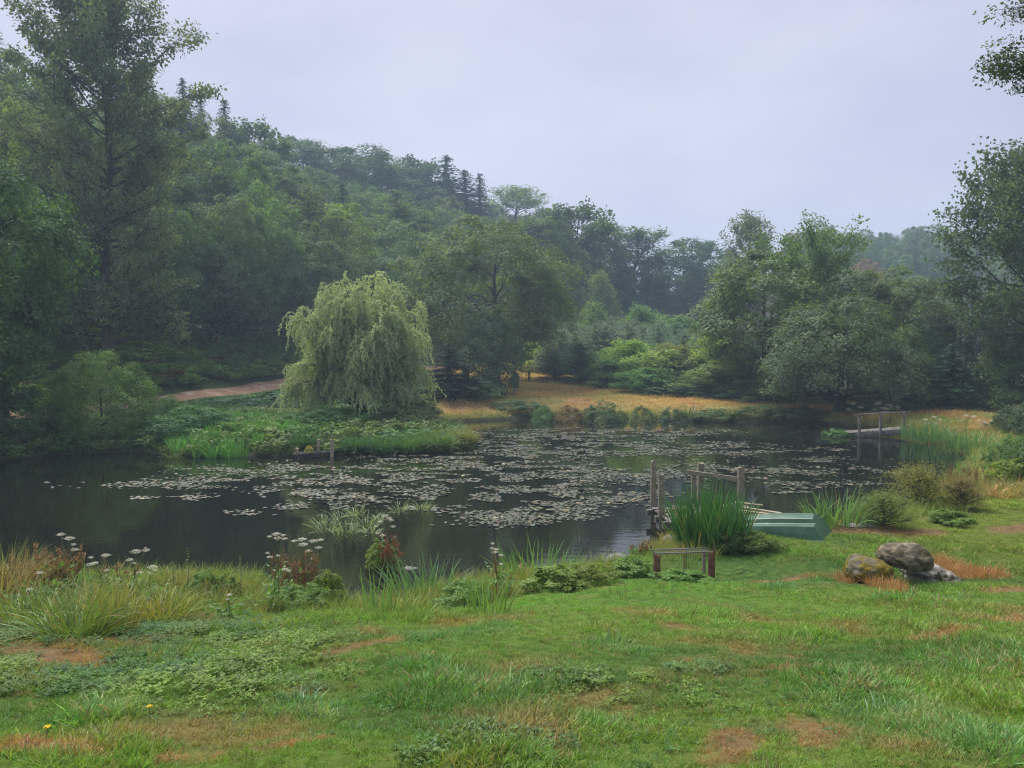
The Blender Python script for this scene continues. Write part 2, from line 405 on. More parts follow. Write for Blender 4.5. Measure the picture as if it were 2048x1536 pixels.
# worn and dried-out patches of the lawn: centre in the picture -> ground, half axes in metres, turn
def patch(px0, py0, px1, py1, half):
    a = gpt(px0, py0); b = gpt(px1, py1)
    return (a, b, half)
BROWN = [patch(655, 1312, 790, 1285, 0.16), patch(1520, 1163, 1620, 1156, 0.28), patch(1560, 1345, 1660, 1342, 0.12), patch(1830, 1285, 1930, 1262, 0.22),
         patch(1690, 1160, 1760, 1172, 0.35), (gpt(1880, 1150), gpt(1975, 1150), 0.42), patch(1680, 1062, 1860, 1068, 0.45), patch(1600, 1440, 1640, 1500, 0.11),
         patch(60, 1500, 190, 1512, 0.16), patch(330, 1522, 420, 1530, 0.12), patch(1240, 1440, 1290, 1430, 0.1), patch(2020, 1245, 2060, 1230, 0.25),
         patch(2010, 1062, 2080, 1055, 0.4), patch(180, 1330, 40, 1300, 0.35), patch(200, 1280, 60, 1290, 0.25), patch(1340, 1258, 1390, 1262, 0.16),
         patch(640, 1480, 560, 1500, 0.12), patch(1990, 1185, 2080, 1180, 0.3), patch(1470, 1470, 1440, 1530, 0.15), patch(1360, 1100, 1420, 1095, 0.35)]
LUSH = [patch(1700, 1400, 2000, 1500, 0.45), patch(1900, 1330, 2060, 1330, 0.4), patch(560, 1420, 640, 1430, 0.22), patch(880, 1385, 1010, 1395, 0.2),
        patch(1210, 1290, 1290, 1310, 0.25), patch(800, 1335, 860, 1340, 0.12), patch(150, 1450, 260, 1430, 0.16), patch(1560, 1170, 1700, 1150, 0.4), patch(820, 1285, 980, 1260, 0.3), patch(1790, 1200, 1900, 1200, 0.25)]
def patch_val(x, y, P, soft=1.0):
    x = np.asarray(x, float); r = np.zeros(x.shape)
    wob = (fbm(x * 2.3 + 40, np.asarray(y) * 2.3, 3) - 0.5) * 1.1
    for a, b, h in P:
        h = h * 0.6
        e = b - a
        t = np.clip(((x - a[0]) * e[0] + (y - a[1]) * e[1]) / (e @ e + 1e-9), 0, 1)
        d = np.hypot(x - a[0] - t * e[0], y - a[1] - t * e[1]) / h
        r = np.maximum(r, 1 - sstep(0.55, 1.35 * soft, d + wob))
    return r
def lawn_colour(x, y, rng=None):
    """albedo of the grass itself at a place"""
    n1 = fbm(x * 0.55, y * 0.55, 3); n2 = fbm(x * 1.7 + 30, y * 1.7, 3); n3 = fbm(x * 4.2 + 3, y * 4.2 + 9, 2)
    fresh = np.array([0.124, 0.205, 0.030]); deep = np.array([0.066, 0.138, 0.026]); oliv = np.array([0.150, 0.165, 0.045]); brn = np.array([0.27, 0.17, 0.072]); dew = np.array([0.150, 0.220, 0.078])
    k = sstep(0.35, 0.65, n1)[..., None]
    c = deep * (1 - k) + fresh * k
    # bright strip near the water on the middle, olive towards the lens
    br = (np.exp(-((y - 9.6) / 2.2) ** 2) * sstep(-2, 0.5, x) * sstep(4.5, 1.5, x))[..., None]
    c = c * (1 - 0.75 * br) + np.array([0.135, 0.26, 0.035]) * 0.75 * br
    yr = (sstep(5, 9, x) * sstep(9, 13, y))[..., None]
    c = c * (1 - 0.6 * yr) + np.array([0.20, 0.235, 0.03]) * 0.6 * yr
    ol = (sstep(0.5, 0.72, n2) * sstep(9, 4, y) * 0.85)[..., None]
    c = c * (1 - ol) + oliv * ol
    nb = (sstep(0.6, 0.74, n2 * 0.75 + n3 * 0.25) * 0.55 * sstep(14, 6, y))[..., None]
    c = c * (1 - nb) + brn * nb
    lu = (patch_val(x, y, LUSH, 1.3) * 0.8)[..., None]
    c = c * (1 - lu) + (np.array([0.09, 0.19, 0.045]) * (1 - sstep(0.55, 0.75, n3)[..., None]) + dew * sstep(0.55, 0.75, n3)[..., None]) * lu
    b = patch_val(x, y, BROWN)[..., None]
    return c * (1 - b) + brn * b, b[..., 0], lu[..., 0]

# ---------------------------------------------------------------- ground sheet
def axis(parts):
    r = []
    for a, b, s in parts: r += list(np.arange(a, b - 1e-6, s))
    return np.array(r)
xs = axis([(-330, -60, 10), (-60, -24, 1.2), (-24, -12, 0.4), (-12, 14, 0.22), (14, 26, 0.5), (26, 60, 1.5), (60, 441, 10)])
ys = axis([(-60, 0, 5), (0, 20, 0.2), (20, 52, 0.5), (52, 130, 1.5), (130, 601, 9)])
X, Y = np.meshgrid(xs, ys); Z = terrain(X.ravel(), Y.ravel())
sdg = pond_sd(X.ravel(), Y.ravel()); ug = foot_u(X.ravel(), Y.ravel()); xf, yf = X.ravel(), Y.ravel()
lc, lb, ll = lawn_colour(xf, yf)
soil = np.array([0.055, 0.042, 0.028])
col = lc * 0.62 + soil * 0.1
bsel = lb[:, None]; col = col * (1 - bsel) + np.array([0.15, 0.10, 0.05]) * bsel
n = fbm(xf * 0.35, yf * 0.35, 3); n2 = fbm(xf * 0.9 + 5, yf * 0.25, 3)
gold = np.array([0.34, 0.22, 0.072]); gold2 = np.array([0.26, 0.22, 0.075]); rust = np.array([0.33, 0.185, 0.085])
mg = gold * (1 - sstep(0.35, 0.65, n)[:, None]) + gold2 * sstep(0.35, 0.65, n)[:, None]
rk = (sstep(0.5, 0.7, n2) * 0.7)[:, None]; mg = mg * (1 - rk) + rust * rk
gk = (sstep(0.62, 0.8, fbm(xf * 0.2 + 77, yf * 0.6, 3)) * 0.6)[:, None]; mg = mg * (1 - gk) + np.array([0.16, 0.19, 0.05]) * gk
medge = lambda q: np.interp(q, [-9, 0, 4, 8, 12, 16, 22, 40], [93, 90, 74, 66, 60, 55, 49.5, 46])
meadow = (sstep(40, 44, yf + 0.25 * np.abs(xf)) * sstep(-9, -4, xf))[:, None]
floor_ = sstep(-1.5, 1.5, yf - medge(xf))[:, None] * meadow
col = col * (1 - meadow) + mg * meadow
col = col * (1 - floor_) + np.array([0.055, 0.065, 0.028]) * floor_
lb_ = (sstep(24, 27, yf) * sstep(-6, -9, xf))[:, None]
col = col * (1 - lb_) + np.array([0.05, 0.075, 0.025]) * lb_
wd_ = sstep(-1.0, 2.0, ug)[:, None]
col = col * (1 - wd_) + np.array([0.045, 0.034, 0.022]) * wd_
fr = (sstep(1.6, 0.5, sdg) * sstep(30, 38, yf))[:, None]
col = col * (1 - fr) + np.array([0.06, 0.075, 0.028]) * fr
mud = sstep(0.35, -0.1, sdg)[:, None]
col = col * (1 - mud) + np.array([0.035, 0.027, 0.018]) * mud
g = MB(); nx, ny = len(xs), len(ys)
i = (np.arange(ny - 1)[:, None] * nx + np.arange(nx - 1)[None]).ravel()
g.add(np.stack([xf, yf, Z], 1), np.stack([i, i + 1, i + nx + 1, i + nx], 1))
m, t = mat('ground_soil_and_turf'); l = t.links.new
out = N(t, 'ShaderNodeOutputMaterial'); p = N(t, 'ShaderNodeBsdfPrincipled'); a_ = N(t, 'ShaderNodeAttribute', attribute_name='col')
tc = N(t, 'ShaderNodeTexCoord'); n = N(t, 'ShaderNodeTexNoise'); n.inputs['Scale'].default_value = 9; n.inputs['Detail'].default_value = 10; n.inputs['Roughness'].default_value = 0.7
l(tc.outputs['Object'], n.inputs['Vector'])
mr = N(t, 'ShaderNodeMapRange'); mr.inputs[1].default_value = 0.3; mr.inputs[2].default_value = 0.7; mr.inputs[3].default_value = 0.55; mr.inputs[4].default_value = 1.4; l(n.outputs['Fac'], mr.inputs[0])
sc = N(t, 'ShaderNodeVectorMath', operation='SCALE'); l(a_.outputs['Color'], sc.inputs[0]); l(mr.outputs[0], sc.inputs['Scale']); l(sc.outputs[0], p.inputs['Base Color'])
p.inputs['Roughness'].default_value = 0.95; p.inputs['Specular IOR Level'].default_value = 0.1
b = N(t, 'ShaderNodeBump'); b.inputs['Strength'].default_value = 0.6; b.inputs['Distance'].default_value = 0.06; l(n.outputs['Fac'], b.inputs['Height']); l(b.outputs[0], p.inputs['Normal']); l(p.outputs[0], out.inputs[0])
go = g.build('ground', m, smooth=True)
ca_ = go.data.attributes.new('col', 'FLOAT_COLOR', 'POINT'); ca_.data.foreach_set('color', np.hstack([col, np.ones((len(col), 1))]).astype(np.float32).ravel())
tag(go, None, None, kind='structure')

# water sheet
g = MB(); g.add([(-60, 8.5, 0), (24, 8.5, 0), (24, 52, 0), (-60, 52, 0)], [(0, 1, 2, 3)])
tag(g.build('water', M_WATER), None, None, kind='structure')

# dirt track on the far bank
TRACK = np.array([(-40, 27.5), (-24.5, 33), (-21.5, 38), (-19.8, 43), (-18.2, 50), (-14.9, 60), (-10.5, 69), (-6.2, 77), (-1.5, 84), (4, 90)], float)
def spline(P, n):
    tt = np.linspace(0, len(P) - 1, n); i = np.clip(tt.astype(int), 0, len(P) - 2); f = (tt - i)[:, None]
    p0 = P[np.maximum(i - 1, 0)]; p1 = P[i]; p2 = P[i + 1]; p3 = P[np.minimum(i + 2, len(P) - 1)]
    return 0.5 * (2 * p1 + (p2 - p0) * f + (2 * p0 - 5 * p1 + 4 * p2 - p3) * f ** 2 + (-p0 + 3 * p1 - 3 * p2 + p3) * f ** 3)
tr = spline(TRACK, 220); dtr = np.gradient(tr, axis=0); dtr /= np.linalg.norm(dtr, axis=1, keepdims=True); nr = np.stack([-dtr[:, 1], dtr[:, 0]], 1)
kk = 9; V = []
for j in range(kk):
    o = (j / (kk - 1) - 0.5) * 1.9 * (1 + 0.12 * np.sin(np.arange(220) * 0.35 + j))
    q = tr + nr * o[:, None]; V.append(np.stack([q[:, 0], q[:, 1], terrain(q[:, 0], q[:, 1]) + 0.05 - 0.05 * (j in (0, kk - 1))], 1))
V = np.stack(V, 1).reshape(-1, 3); i = (np.arange(219)[:, None] * kk + np.arange(kk - 1)[None]).ravel()
g = MB(); g.add(V, np.stack([i, i + 1, i + kk + 1, i + kk], 1))
tag(g.build('dirt_track', M_DIRT, smooth=True), None, None, kind='structure')

# ---------------------------------------------------------------- scattering of ground cover (geometry nodes, stuff only)
def scatter(name, P, rot, scl, col, meshes, rng):
    n = len(P)
    me = bpy.data.meshes.new(name); me.vertices.add(n); me.vertices.foreach_set('co', np.asarray(P, np.float32).ravel())
    a = me.attributes.new('rot', 'FLOAT_VECTOR', 'POINT'); a.data.foreach_set('vector', np.asarray(rot, np.float32).ravel())
    a = me.attributes.new('scl', 'FLOAT_VECTOR', 'POINT'); s = np.asarray(scl, np.float32); s = np.repeat(s[:, None], 3, 1) if s.ndim == 1 else s
    a.data.foreach_set('vector', s.ravel())
    a = me.attributes.new('col', 'FLOAT_COLOR', 'POINT'); a.data.foreach_set('color', np.hstack([col, np.ones((n, 1))]).astype(np.float32).ravel())
    a = me.attributes.new('pick', 'INT', 'POINT'); a.data.foreach_set('value', rng.integers(0, len(meshes), n).astype(np.int32))
    o = bpy.data.objects.new(name, me); C.objects.link(o)
    col_ = bpy.data.collections.new(name + '_pieces')
    for q, mm in enumerate(meshes):
        col_.objects.link(bpy.data.objects.new(f'{name}_piece', mm))
    gt = bpy.data.node_groups.new(name + '_scatter', 'GeometryNodeTree')
    gt.interface.new_socket('Geometry', in_out='INPUT', socket_type='NodeSocketGeometry'); gt.interface.new_socket('Geometry', in_out='OUTPUT', socket_type='NodeSocketGeometry')
    gi = N(gt, 'NodeGroupInput'); gout = N(gt, 'NodeGroupOutput'); ip = N(gt, 'GeometryNodeInstanceOnPoints'); ci = N(gt, 'GeometryNodeCollectionInfo')
    ci.inputs['Collection'].default_value = col_; ci.inputs['Separate Children'].default_value = True; ci.inputs['Reset Children'].default_value = True
    def na(nm, dt):
        q = N(gt, 'GeometryNodeInputNamedAttribute', data_type=dt); q.inputs['Name'].default_value = nm
        return [s for s in q.outputs if s.enabled and s.name == 'Attribute'][0]
    l = gt.links.new
    l(gi.outputs[0], ip.inputs['Points']); l(ci.outputs[0], ip.inputs['Instance']); ip.inputs['Pick Instance'].default_value = True
    l(na('pick', 'INT'), ip.inputs['Instance Index']); l(na('rot', 'FLOAT_VECTOR'), ip.inputs['Rotation']); l(na('scl', 'FLOAT_VECTOR'), ip.inputs['Scale'])
    l(ip.outputs[0], gout.inputs[0])
    md = o.modifiers.new('scatter', 'NODES'); md.node_group = gt
    return tag(o, None, None, kind='stuff')

def grass_clump(seed, n, h, spread, wd, lean=0.5, k=3, mat_=None, bendk=0.9, hvar=0.35, name='grass_clump'):
    rng = np.random.default_rng(seed); m = MB()
    a = rng.uniform(0, 2 * PI, n); r = spread * np.sqrt(rng.uniform(0, 1, n))
    base = np.stack([r * np.cos(a), r * np.sin(a), np.full(n, -0.012)], 1)
    a2 = a + rng.normal(0, 0.9, n); ln = np.abs(rng.normal(lean, lean * 0.5, n))
    d = np.stack([np.cos(a2) * ln, np.sin(a2) * ln, np.ones(n)], 1)
    a3 = a2 + rng.normal(0, 0.5, n); bd = rng.uniform(0.3, 1.2, n) * bendk
    bend = np.stack([np.cos(a3) * bd, np.sin(a3) * bd, -0.55 * bd], 1)
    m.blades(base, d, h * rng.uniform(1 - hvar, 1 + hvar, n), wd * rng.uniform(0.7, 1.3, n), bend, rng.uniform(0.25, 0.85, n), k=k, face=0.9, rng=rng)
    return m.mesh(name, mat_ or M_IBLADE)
def leaflet_clump(seed, n, h, spread, lsz, name='leaf_clump', per=3):
    """low leafy weeds: short stalks with a few rounded leaflets"""
    rng = np.random.default_rng(seed); m = MB()
    a = rng.uniform(0, 2 * PI, n); r = spread * np.sqrt(rng.uniform(0, 1, n)); z = h * rng.uniform(0.45, 1.1, n)
    c0 = np.stack([r * np.cos(a), r * np.sin(a), z], 1)
    for q in range(per):
        aa = rng.uniform(0, 2 * PI, n) if per == 1 else rng.uniform(0, 0.5, n) + q * 2 * PI / per + a
        al = np.stack([np.cos(aa), np.sin(aa), rng.normal(0.05, 0.3, n)], 1)
        nrm = np.stack([rng.normal(0, 0.35, n), rng.normal(0, 0.35, n), np.ones(n)], 1)
        s = lsz * rng.uniform(0.6, 1.3, n)
        m.leaves(c0, nrm, al, s, s * 0.75, rng.uniform(0.2, 0.9, n), fold=0.12)
    return m.mesh(name, M_IBLADE)

rng = np.random.default_rng(11)
def view_pts(n_per, y0, y1, margin=1.9, xlim=None):
    """random ground points in the wedge seen by the camera, n_per(y) per square metre"""
    P = []
    for ya in np.arange(y0, y1, 0.5):
        yb = min(ya + 0.5, y1); hw = 0.70 * yb + margin
        k = rng.poisson(n_per(0.5 * (ya + yb)) * 2 * hw * (yb - ya))
        P.append(np.stack([rng.uniform(-hw, hw, k), rng.uniform(ya, yb, k)], 1))
    P = np.vstack(P)
    return P
# lawn
P = view_pts(lambda y: np.interp(y, [2, 4, 7, 12, 20], [1800, 1000, 460, 230, 120]), 2.2, 19.5)
sd = pond_sd(P[:, 0], P[:, 1]); keep = sd > 0.12
P = P[keep]; sd = sd[keep]
lc, lb, ll = lawn_colour(P[:, 0], P[:, 1])
hn = fbm(P[:, 0] * 1.1 + 60, P[:, 1] * 1.1, 3); hn2 = fbm(P[:, 0] * 3.1 + 6, P[:, 1] * 3.1, 2)
sc = (0.55 + 0.9 * sstep(0.4, 0.7, hn) + 0.35 * (hn2 - 0.5)) * np.interp(P[:, 1], [3, 8, 14, 20], [0.95, 1.0, 1.15, 1.6]) * rng.uniform(0.7, 1.25, len(P))
sc = sc * (1 - 0.3 * lb) * (1 + 0.8 * ll)
bright = (sstep(0.5, 2.5, P[:, 0]) * sstep(7.5, 9, P[:, 1]) * sstep(4.5, 3.5, P[:, 0])); sc *= (1 - 0.35 * bright)
lc = lc * rng.uniform(0.65, 1.35, (len(P), 1)) * rng.normal(1, 0.09, (len(P), 3))
st_ = rng.uniform(0, 1, len(P)) < 0.05 + 0.10 * sstep(0.45, 0.7, hn2); lc[st_] = np.array([0.23, 0.18, 0.085]) * rng.uniform(0.6, 1.2, (st_.sum(), 1))
keep = rng.uniform(0, 1, len(P)) > -1
zz = terrain(P[:, 0], P[:, 1])
rot = np.stack([rng.normal(0, 0.2, len(P)), rng.normal(0, 0.2, len(P)), rng.uniform(0, 6.28, len(P))], 1)
pcs = [grass_clump(s, 16, 0.055, 0.035, 0.0042) for s in range(4)]
scatter('lawn_grass', np.stack([P[:, 0], P[:, 1], zz], 1)[keep], rot[keep], np.clip(sc, 0.3, 3)[keep], np.clip(lc, 0.01, 0.6)[keep], pcs, rng)
# clover, buttercup and nettle-like low leaves in the lawn and thick along the left bank
P = view_pts(lambda y: np.interp(y, [2, 5, 9, 14], [330, 330, 280, 180]), 2.3, 15.0)
sd = pond_sd(P[:, 0], P[:, 1]); x, y = P[:, 0], P[:, 1]
pxx, pyy = project(x, y, terrain(x, y))
left = sstep(800, 500, pxx) * sstep(1460, 1350, pyy) * sstep(1230, 1260, pyy)
band = sstep(1.7, 0.9, sd) * sstep(0.2, 0.5, sd) * sstep(1330, 1200, pxx)
cl = sstep(0.56, 0.68, fbm(x * 0.8 + 11, y * 0.8 + 50, 3))
broadp = patch_val(x, y, [patch(960, 1480, 1080, 1500, 0.18), patch(1050, 1345, 1180, 1365, 0.16), patch(1370, 1345, 1440, 1340, 0.2), patch(860, 1520, 820, 1530, 0.1)], 1.3)
pr = np.clip(0.6 * left * (0.35 + sstep(0.3, 0.6, fbm(x * 1.6 + 7, y * 1.6, 2))) + 0.7 * band + 0.30 * cl + 0.5 * broadp, 0, 1) * (1 - 0.9 * patch_val(x, y, BROWN)); keep = (rng.uniform(0, 1, len(P)) < pr) & (sd > 0.2)
P = P[keep]; left = left[keep]; band = band[keep]; broadp = broadp[keep]; x, y = P[:, 0], P[:, 1]
k = fbm(x * 1.2, y * 1.2 + 33, 3)[:, None]
colr = np.array([0.034, 0.085, 0.014]) * (1 - sstep(0.4, 0.62, k)) + np.array([0.075, 0.125, 0.013]) * sstep(0.4, 0.62, k)
colr = colr * (1 - 0.6 * broadp[:, None]) + np.array([0.07, 0.12, 0.03]) * 0.6 * broadp[:, None]
colr = colr * (1 - 0.7 * band[:, None] * sstep(-3, 0, x)[:, None]) + np.array([0.10, 0.185, 0.02]) * 0.7 * band[:, None] * sstep(-3, 0, x)[:, None]
colr = colr * rng.uniform(0.65, 1.35, (len(P), 1))
s = (0.75 + 0.55 * left + 0.45 * band + 0.7 * broadp) * rng.uniform(0.6, 1.35, len(P)) * (0.7 + 0.4 * sstep(0.35, 0.7, k[:, 0]))
rot = np.stack([rng.normal(0, 0.15, len(P)), rng.normal(0, 0.15, len(P)), rng.uniform(0, 6.28, len(P))], 1)
pcs = [leaflet_clump(s_, 16, 0.05, 0.055, 0.0145) for s_ in range(20, 24)]
scatter('low_weeds', np.stack([x, y, terrain(x, y)], 1), rot, np.stack([s, s, s * 0.75], 1), colr, pcs, rng)
# rank grass and sedge along the near shore
P = view_pts(lambda y: 120, 8.5, 20.0)
sd = pond_sd(P[:, 0], P[:, 1]); pxx, _ = project(P[:, 0], P[:, 1], 0.3)
pr = sstep(1.9, 0.2, sd) * (sd > -0.15) * (1 - sstep(1440, 1480, pxx) * sstep(1750, 1680, pxx)) * (1 - 0.85 * sstep(1180, 1215, pxx) * sstep(1320, 1290, pxx)) * np.interp(pxx, [0, 300, 800, 1200, 1700, 2048], [1, 1, 0.6, 0.35, 0.8, 0.9])
keep = rng.uniform(0, 1, len(P)) < pr; P = P[keep]; sd = sd[keep]; x, y = P[:, 0], P[:, 1]
k = rng.uniform(0, 1, (len(P), 1)); kb = sstep(0.5, 0.65, fbm(x * 0.7 + 4, y * 0.7, 3))[:, None]
colr = np.array([0.09, 0.165, 0.03]) * (1 - k) + np.array([0.19, 0.21, 0.055]) * k
colr = colr * (1 - 0.5 * kb) + np.array([0.24, 0.15, 0.06]) * 0.5 * kb
rot = np.stack([rng.normal(0, 0.15, len(P)), rng.normal(0, 0.15, len(P)), rng.uniform(0, 6.28, len(P))], 1)
pcs = [grass_clump(s_, 22, 0.26, 0.07, 0.0065, lean=0.35, k=4, bendk=0.9) for s_ in range(40, 44)]
scatter('bank_grass', np.stack([x, y, terrain(x, y)], 1), rot, rng.uniform(0.5, 1.2, len(P)), colr, pcs, rng)
# far meadow and the grass of the far banks
def area_pts(n, x0, x1, y0, y1): return rng.uniform(x0, x1, n), rng.uniform(y0, y1, n)
x, y = area_pts(60000, -12, 42, 34, 92); sd = pond_sd(x, y); u = foot_u(x, y)
keep = (sd > 0.25) & (u < 1) & (np.abs(x) < 0.72 * y) & (x > -8) & (y < medge(x) + rng.normal(0, 0.8, len(x))); x, y, sd = x[keep], y[keep], sd[keep]
k = sstep(0.35, 0.65, fbm(x * 0.3, y * 0.5, 3))[:, None]
colr = np.array([0.35, 0.225, 0.072]) * (1 - k) + np.array([0.26, 0.22, 0.075]) * k
k2 = (sstep(0.5, 0.72, fbm(x * 0.9 + 5, y * 0.25, 3)) * 0.7)[:, None]; colr = colr * (1 - k2) + np.array([0.33, 0.19, 0.085]) * k2
k3 = (sstep(0.55, 0.75, fbm(x * 0.2 + 77, y * 0.6, 3)) * 0.7)[:, None]; colr = colr * (1 - k3) + np.array([0.17, 0.2, 0.05]) * k3
rim = sstep(2.2, 0.6, sd)[:, None] * 0.8; colr = colr * (1 - rim) + np.array([0.16, 0.17, 0.04]) * rim
rot = np.stack([np.zeros(len(x)), np.zeros(len(x)), rng.uniform(0, 6.28, len(x))], 1)
pcs = [grass_clump(s_, 10, 0.22, 0.22, 0.022, lean=0.9, k=2) for s_ in range(50, 53)]
scatter('meadow_grass', np.stack([x, y, terrain(x, y)], 1), rot, rng.uniform(0.5, 1.1, len(x)) * (1 + 0.8 * rim[:, 0]), colr * rng.uniform(0.8, 1.2, (len(x), 1)), pcs, rng)
# weeds and grass of the left far bank
x, y = area_pts(16000, -34, -0.5, 25, 62); sd = pond_sd(x, y); u = foot_u(x, y)
trd = np.min(np.hypot(x[:, None] - tr[None, ::4, 0], y[:, None] - tr[None, ::4, 1]), 1)
keep = (sd > -0.1) & (u < 1.0) & (trd > 1.5) & ((x < -5) | (y < 36)); x, y, sd = x[keep], y[keep], sd[keep]
k = sstep(0.4, 0.62, fbm(x * 0.5, y * 0.5, 3))[:, None]
colr = np.array([0.055, 0.12, 0.03]) * (1 - k) + np.array([0.09, 0.135, 0.034]) * k
rot = np.stack([rng.normal(0, 0.2, len(x)), rng.normal(0, 0.2, len(x)), rng.uniform(0, 6.28, len(x))], 1)
pcs = [grass_clump(s_, 16, 0.42, 0.16, 0.02, lean=0.5, k=3) for s_ in range(60, 63)] + [leaflet_clump(s_, 18, 0.4, 0.25, 0.13) for s_ in range(64, 67)]
scatter('bank_weeds', np.stack([x, y, terrain(x, y)], 1), rot, rng.uniform(0.5, 1.2, len(x)) * np.interp(trd[keep], [1.5, 5], [0.3, 1]), colr * rng.uniform(0.7, 1.3, (len(x), 1)), pcs, rng)
# right far bank: tawny rough grass
x, y = area_pts(7000, 9, 34, 17, 40); sd = pond_sd(x, y)
keep = (sd > 0.15) & (x < 0.74 * y); x, y, sd = x[keep], y[keep], sd[keep]
k = sstep(0.4, 0.62, fbm(x * 0.4 + 3, y * 0.4, 3))[:, None]
colr = np.array([0.12, 0.18, 0.04]) * (1 - k) + np.array([0.30, 0.2, 0.08]) * k
rot = np.stack([rng.normal(0, 0.2, len(x)), rng.normal(0, 0.2, len(x)), rng.uniform(0, 6.28, len(x))], 1)
pcs = [grass_clump(s_, 18, 0.34, 0.13, 0.013, lean=0.5, k=3) for s_ in range(70, 73)]
scatter('rough_grass', np.stack([x, y, terrain(x, y)], 1), rot, rng.uniform(0.5, 1.2, len(x)), colr * rng.uniform(0.7, 1.3, (len(x), 1)), pcs, rng)
# bracken above and below the track
def bracken(seed, n=7, h=0.9):
    rng = np.random.default_rng(seed); m = MB()
    for q in range(n):
        a = rng.uniform(0, 2 * PI); e = rng.uniform(0.5, 1.0); ln = h * rng.uniform(0.7, 1.2)
        tt = np.linspace(0, 1, 12)
        hx = np.cos(a) * ln * e * tt; hy = np.sin(a) * ln * e * tt; hz = h * (1.1 * tt - 0.55 * tt ** 2.2) * rng.uniform(0.8, 1.1)
        P = np.stack([hx, hy, hz], 1)[2:]
        d = np.gradient(P, axis=0); d /= np.linalg.norm(d, axis=1, keepdims=True)
        s = np.cross(d, np.array([0, 0, 1.0])); s /= np.linalg.norm(s, axis=1, keepdims=True); nn = np.cross(s, d)
        L_ = 0.34 * ln * (1 - (tt[2:] - 0.2) / 0.85) ** 0.8 + 0.03
        for sg in (-1, 1):
            m.leaves(P, nn, s * sg + d * 0.45, L_, 0.075 * ln * 1.3, rng.uniform(0.2, 0.9, len(P)), fold=0.1)
    return m.mesh('bracken_clump', M_IBLADE)
x, y = area_pts(22000, -40, 2, 30, 96); u = foot_u(x, y)
trd = np.min(np.hypot(x[:, None] - tr[None, ::4, 0], y[:, None] - tr[None, ::4, 1]), 1)
keep = (u > -0.4) & (u < 10.5) & (trd > 1.5) & (fbm(x * 0.4, y * 0.4, 2) > 0.3); x, y = x[keep], y[keep]; u = u[keep]
k = rng.uniform(0, 1, (len(x), 1)); colr = np.array([0.10, 0.19, 0.05]) * (1 - k) + np.array([0.15, 0.21, 0.055]) * k
bb = (rng.uniform(0, 1, len(x)) < 0.04 + 0.18 * sstep(4, 9, u))[:, None]; colr = np.where(bb, np.array([0.13, 0.065, 0.035]), colr)
rot = np.stack([rng.normal(0, 0.15, len(x)), rng.normal(0, 0.15, len(x)), rng.uniform(0, 6.28, len(x))], 1)
pcsb = [bracken(s_) for s_ in range(80, 84)]
scatter('bracken', np.stack([x, y, terrain(x, y)], 1), rot, rng.uniform(0.7, 1.5, len(x)), colr, pcsb, rng)

# ---------------------------------------------------------------- trees
def unit(v): return v / (np.linalg.norm(v, axis=-1, keepdims=True) + 1e-9)
def rdir(rng, n): return unit(rng.normal(0, 1, (n, 3)))
def tufts_to_leaves(m, rng, tc_, td, rt, per, ll, lw, ctint, flat=0.75, droop=0.0, upw=0.5, rnd=0.8):
    n = len(tc_); K = per
    c = np.repeat(tc_, K, 0); d = np.repeat(td, K, 0); r = np.repeat(np.broadcast_to(rt, (n,)), K)
    off = rng.normal(0, 1, (n * K, 3)) * r[:, None] * 0.5 * np.array([1, 1, flat])
    nrm = unit(1.0 * d + upw * np.array([0, 0, 1.0]) + 0.65 * rnd * rdir(rng, n * K))
    al = rdir(rng, n * K) + 0.5 * unit(off) + np.array([0, 0, -droop])
    al = al - nrm * np.sum(al * nrm, 1, keepdims=True)
    tint = np.clip(np.repeat(np.broadcast_to(ctint, (n,)), K) * 0.55 + rng.uniform(0, 1, n * K) * 0.45, 0, 1)
    s = rng.uniform(0.65, 1.25, n * K)
    m.leaves(c + off, nrm, al, ll * s, lw * s, tint, fold=0.18)
def trunk_limbs(rng, H, r0, top, targets, k=7, wob=0.02):
    m = MB()
    z = np.linspace(-0.3, H * top, 9); px = np.cumsum(rng.normal(0, H * wob * 0.5, 9)); py = np.cumsum(rng.normal(0, H * wob * 0.5, 9)); px -= px[0]; py -= py[0]
    tp = np.stack([px, py, z], 1); rr = r0 * (1 - 0.85 * (z - z[0]) / (z[-1] - z[0])); rr[0] *= 1.5; rr[1] *= 1.08
    m.tube(tp, rr, k)
    for c in targets:
        hz = math.hypot(c[0], c[1]); h = np.clip(c[2] - hz * rng.uniform(0.5, 0.9), H * 0.12, H * top * 0.96)
        i = np.interp(h, z, np.arange(9)); b = np.array([np.interp(i, np.arange(9), tp[:, q]) for q in range(3)])
        rb = np.interp(i, np.arange(9), rr) * rng.uniform(0.3, 0.5)
        tt = np.linspace(0, 1, 5)[:, None]
        mid = b * (1 - tt) + np.asarray(c) * tt; mid[:, 2] -= np.sin(tt[:, 0] * PI) * hz * 0.1 * rng.uniform(-0.3, 1)
        mid[1:4] += rng.normal(0, 0.03 * hz, (3, 3))
        m.tube(mid, np.linspace(rb, rb * 0.2, 5), 4)
    return m
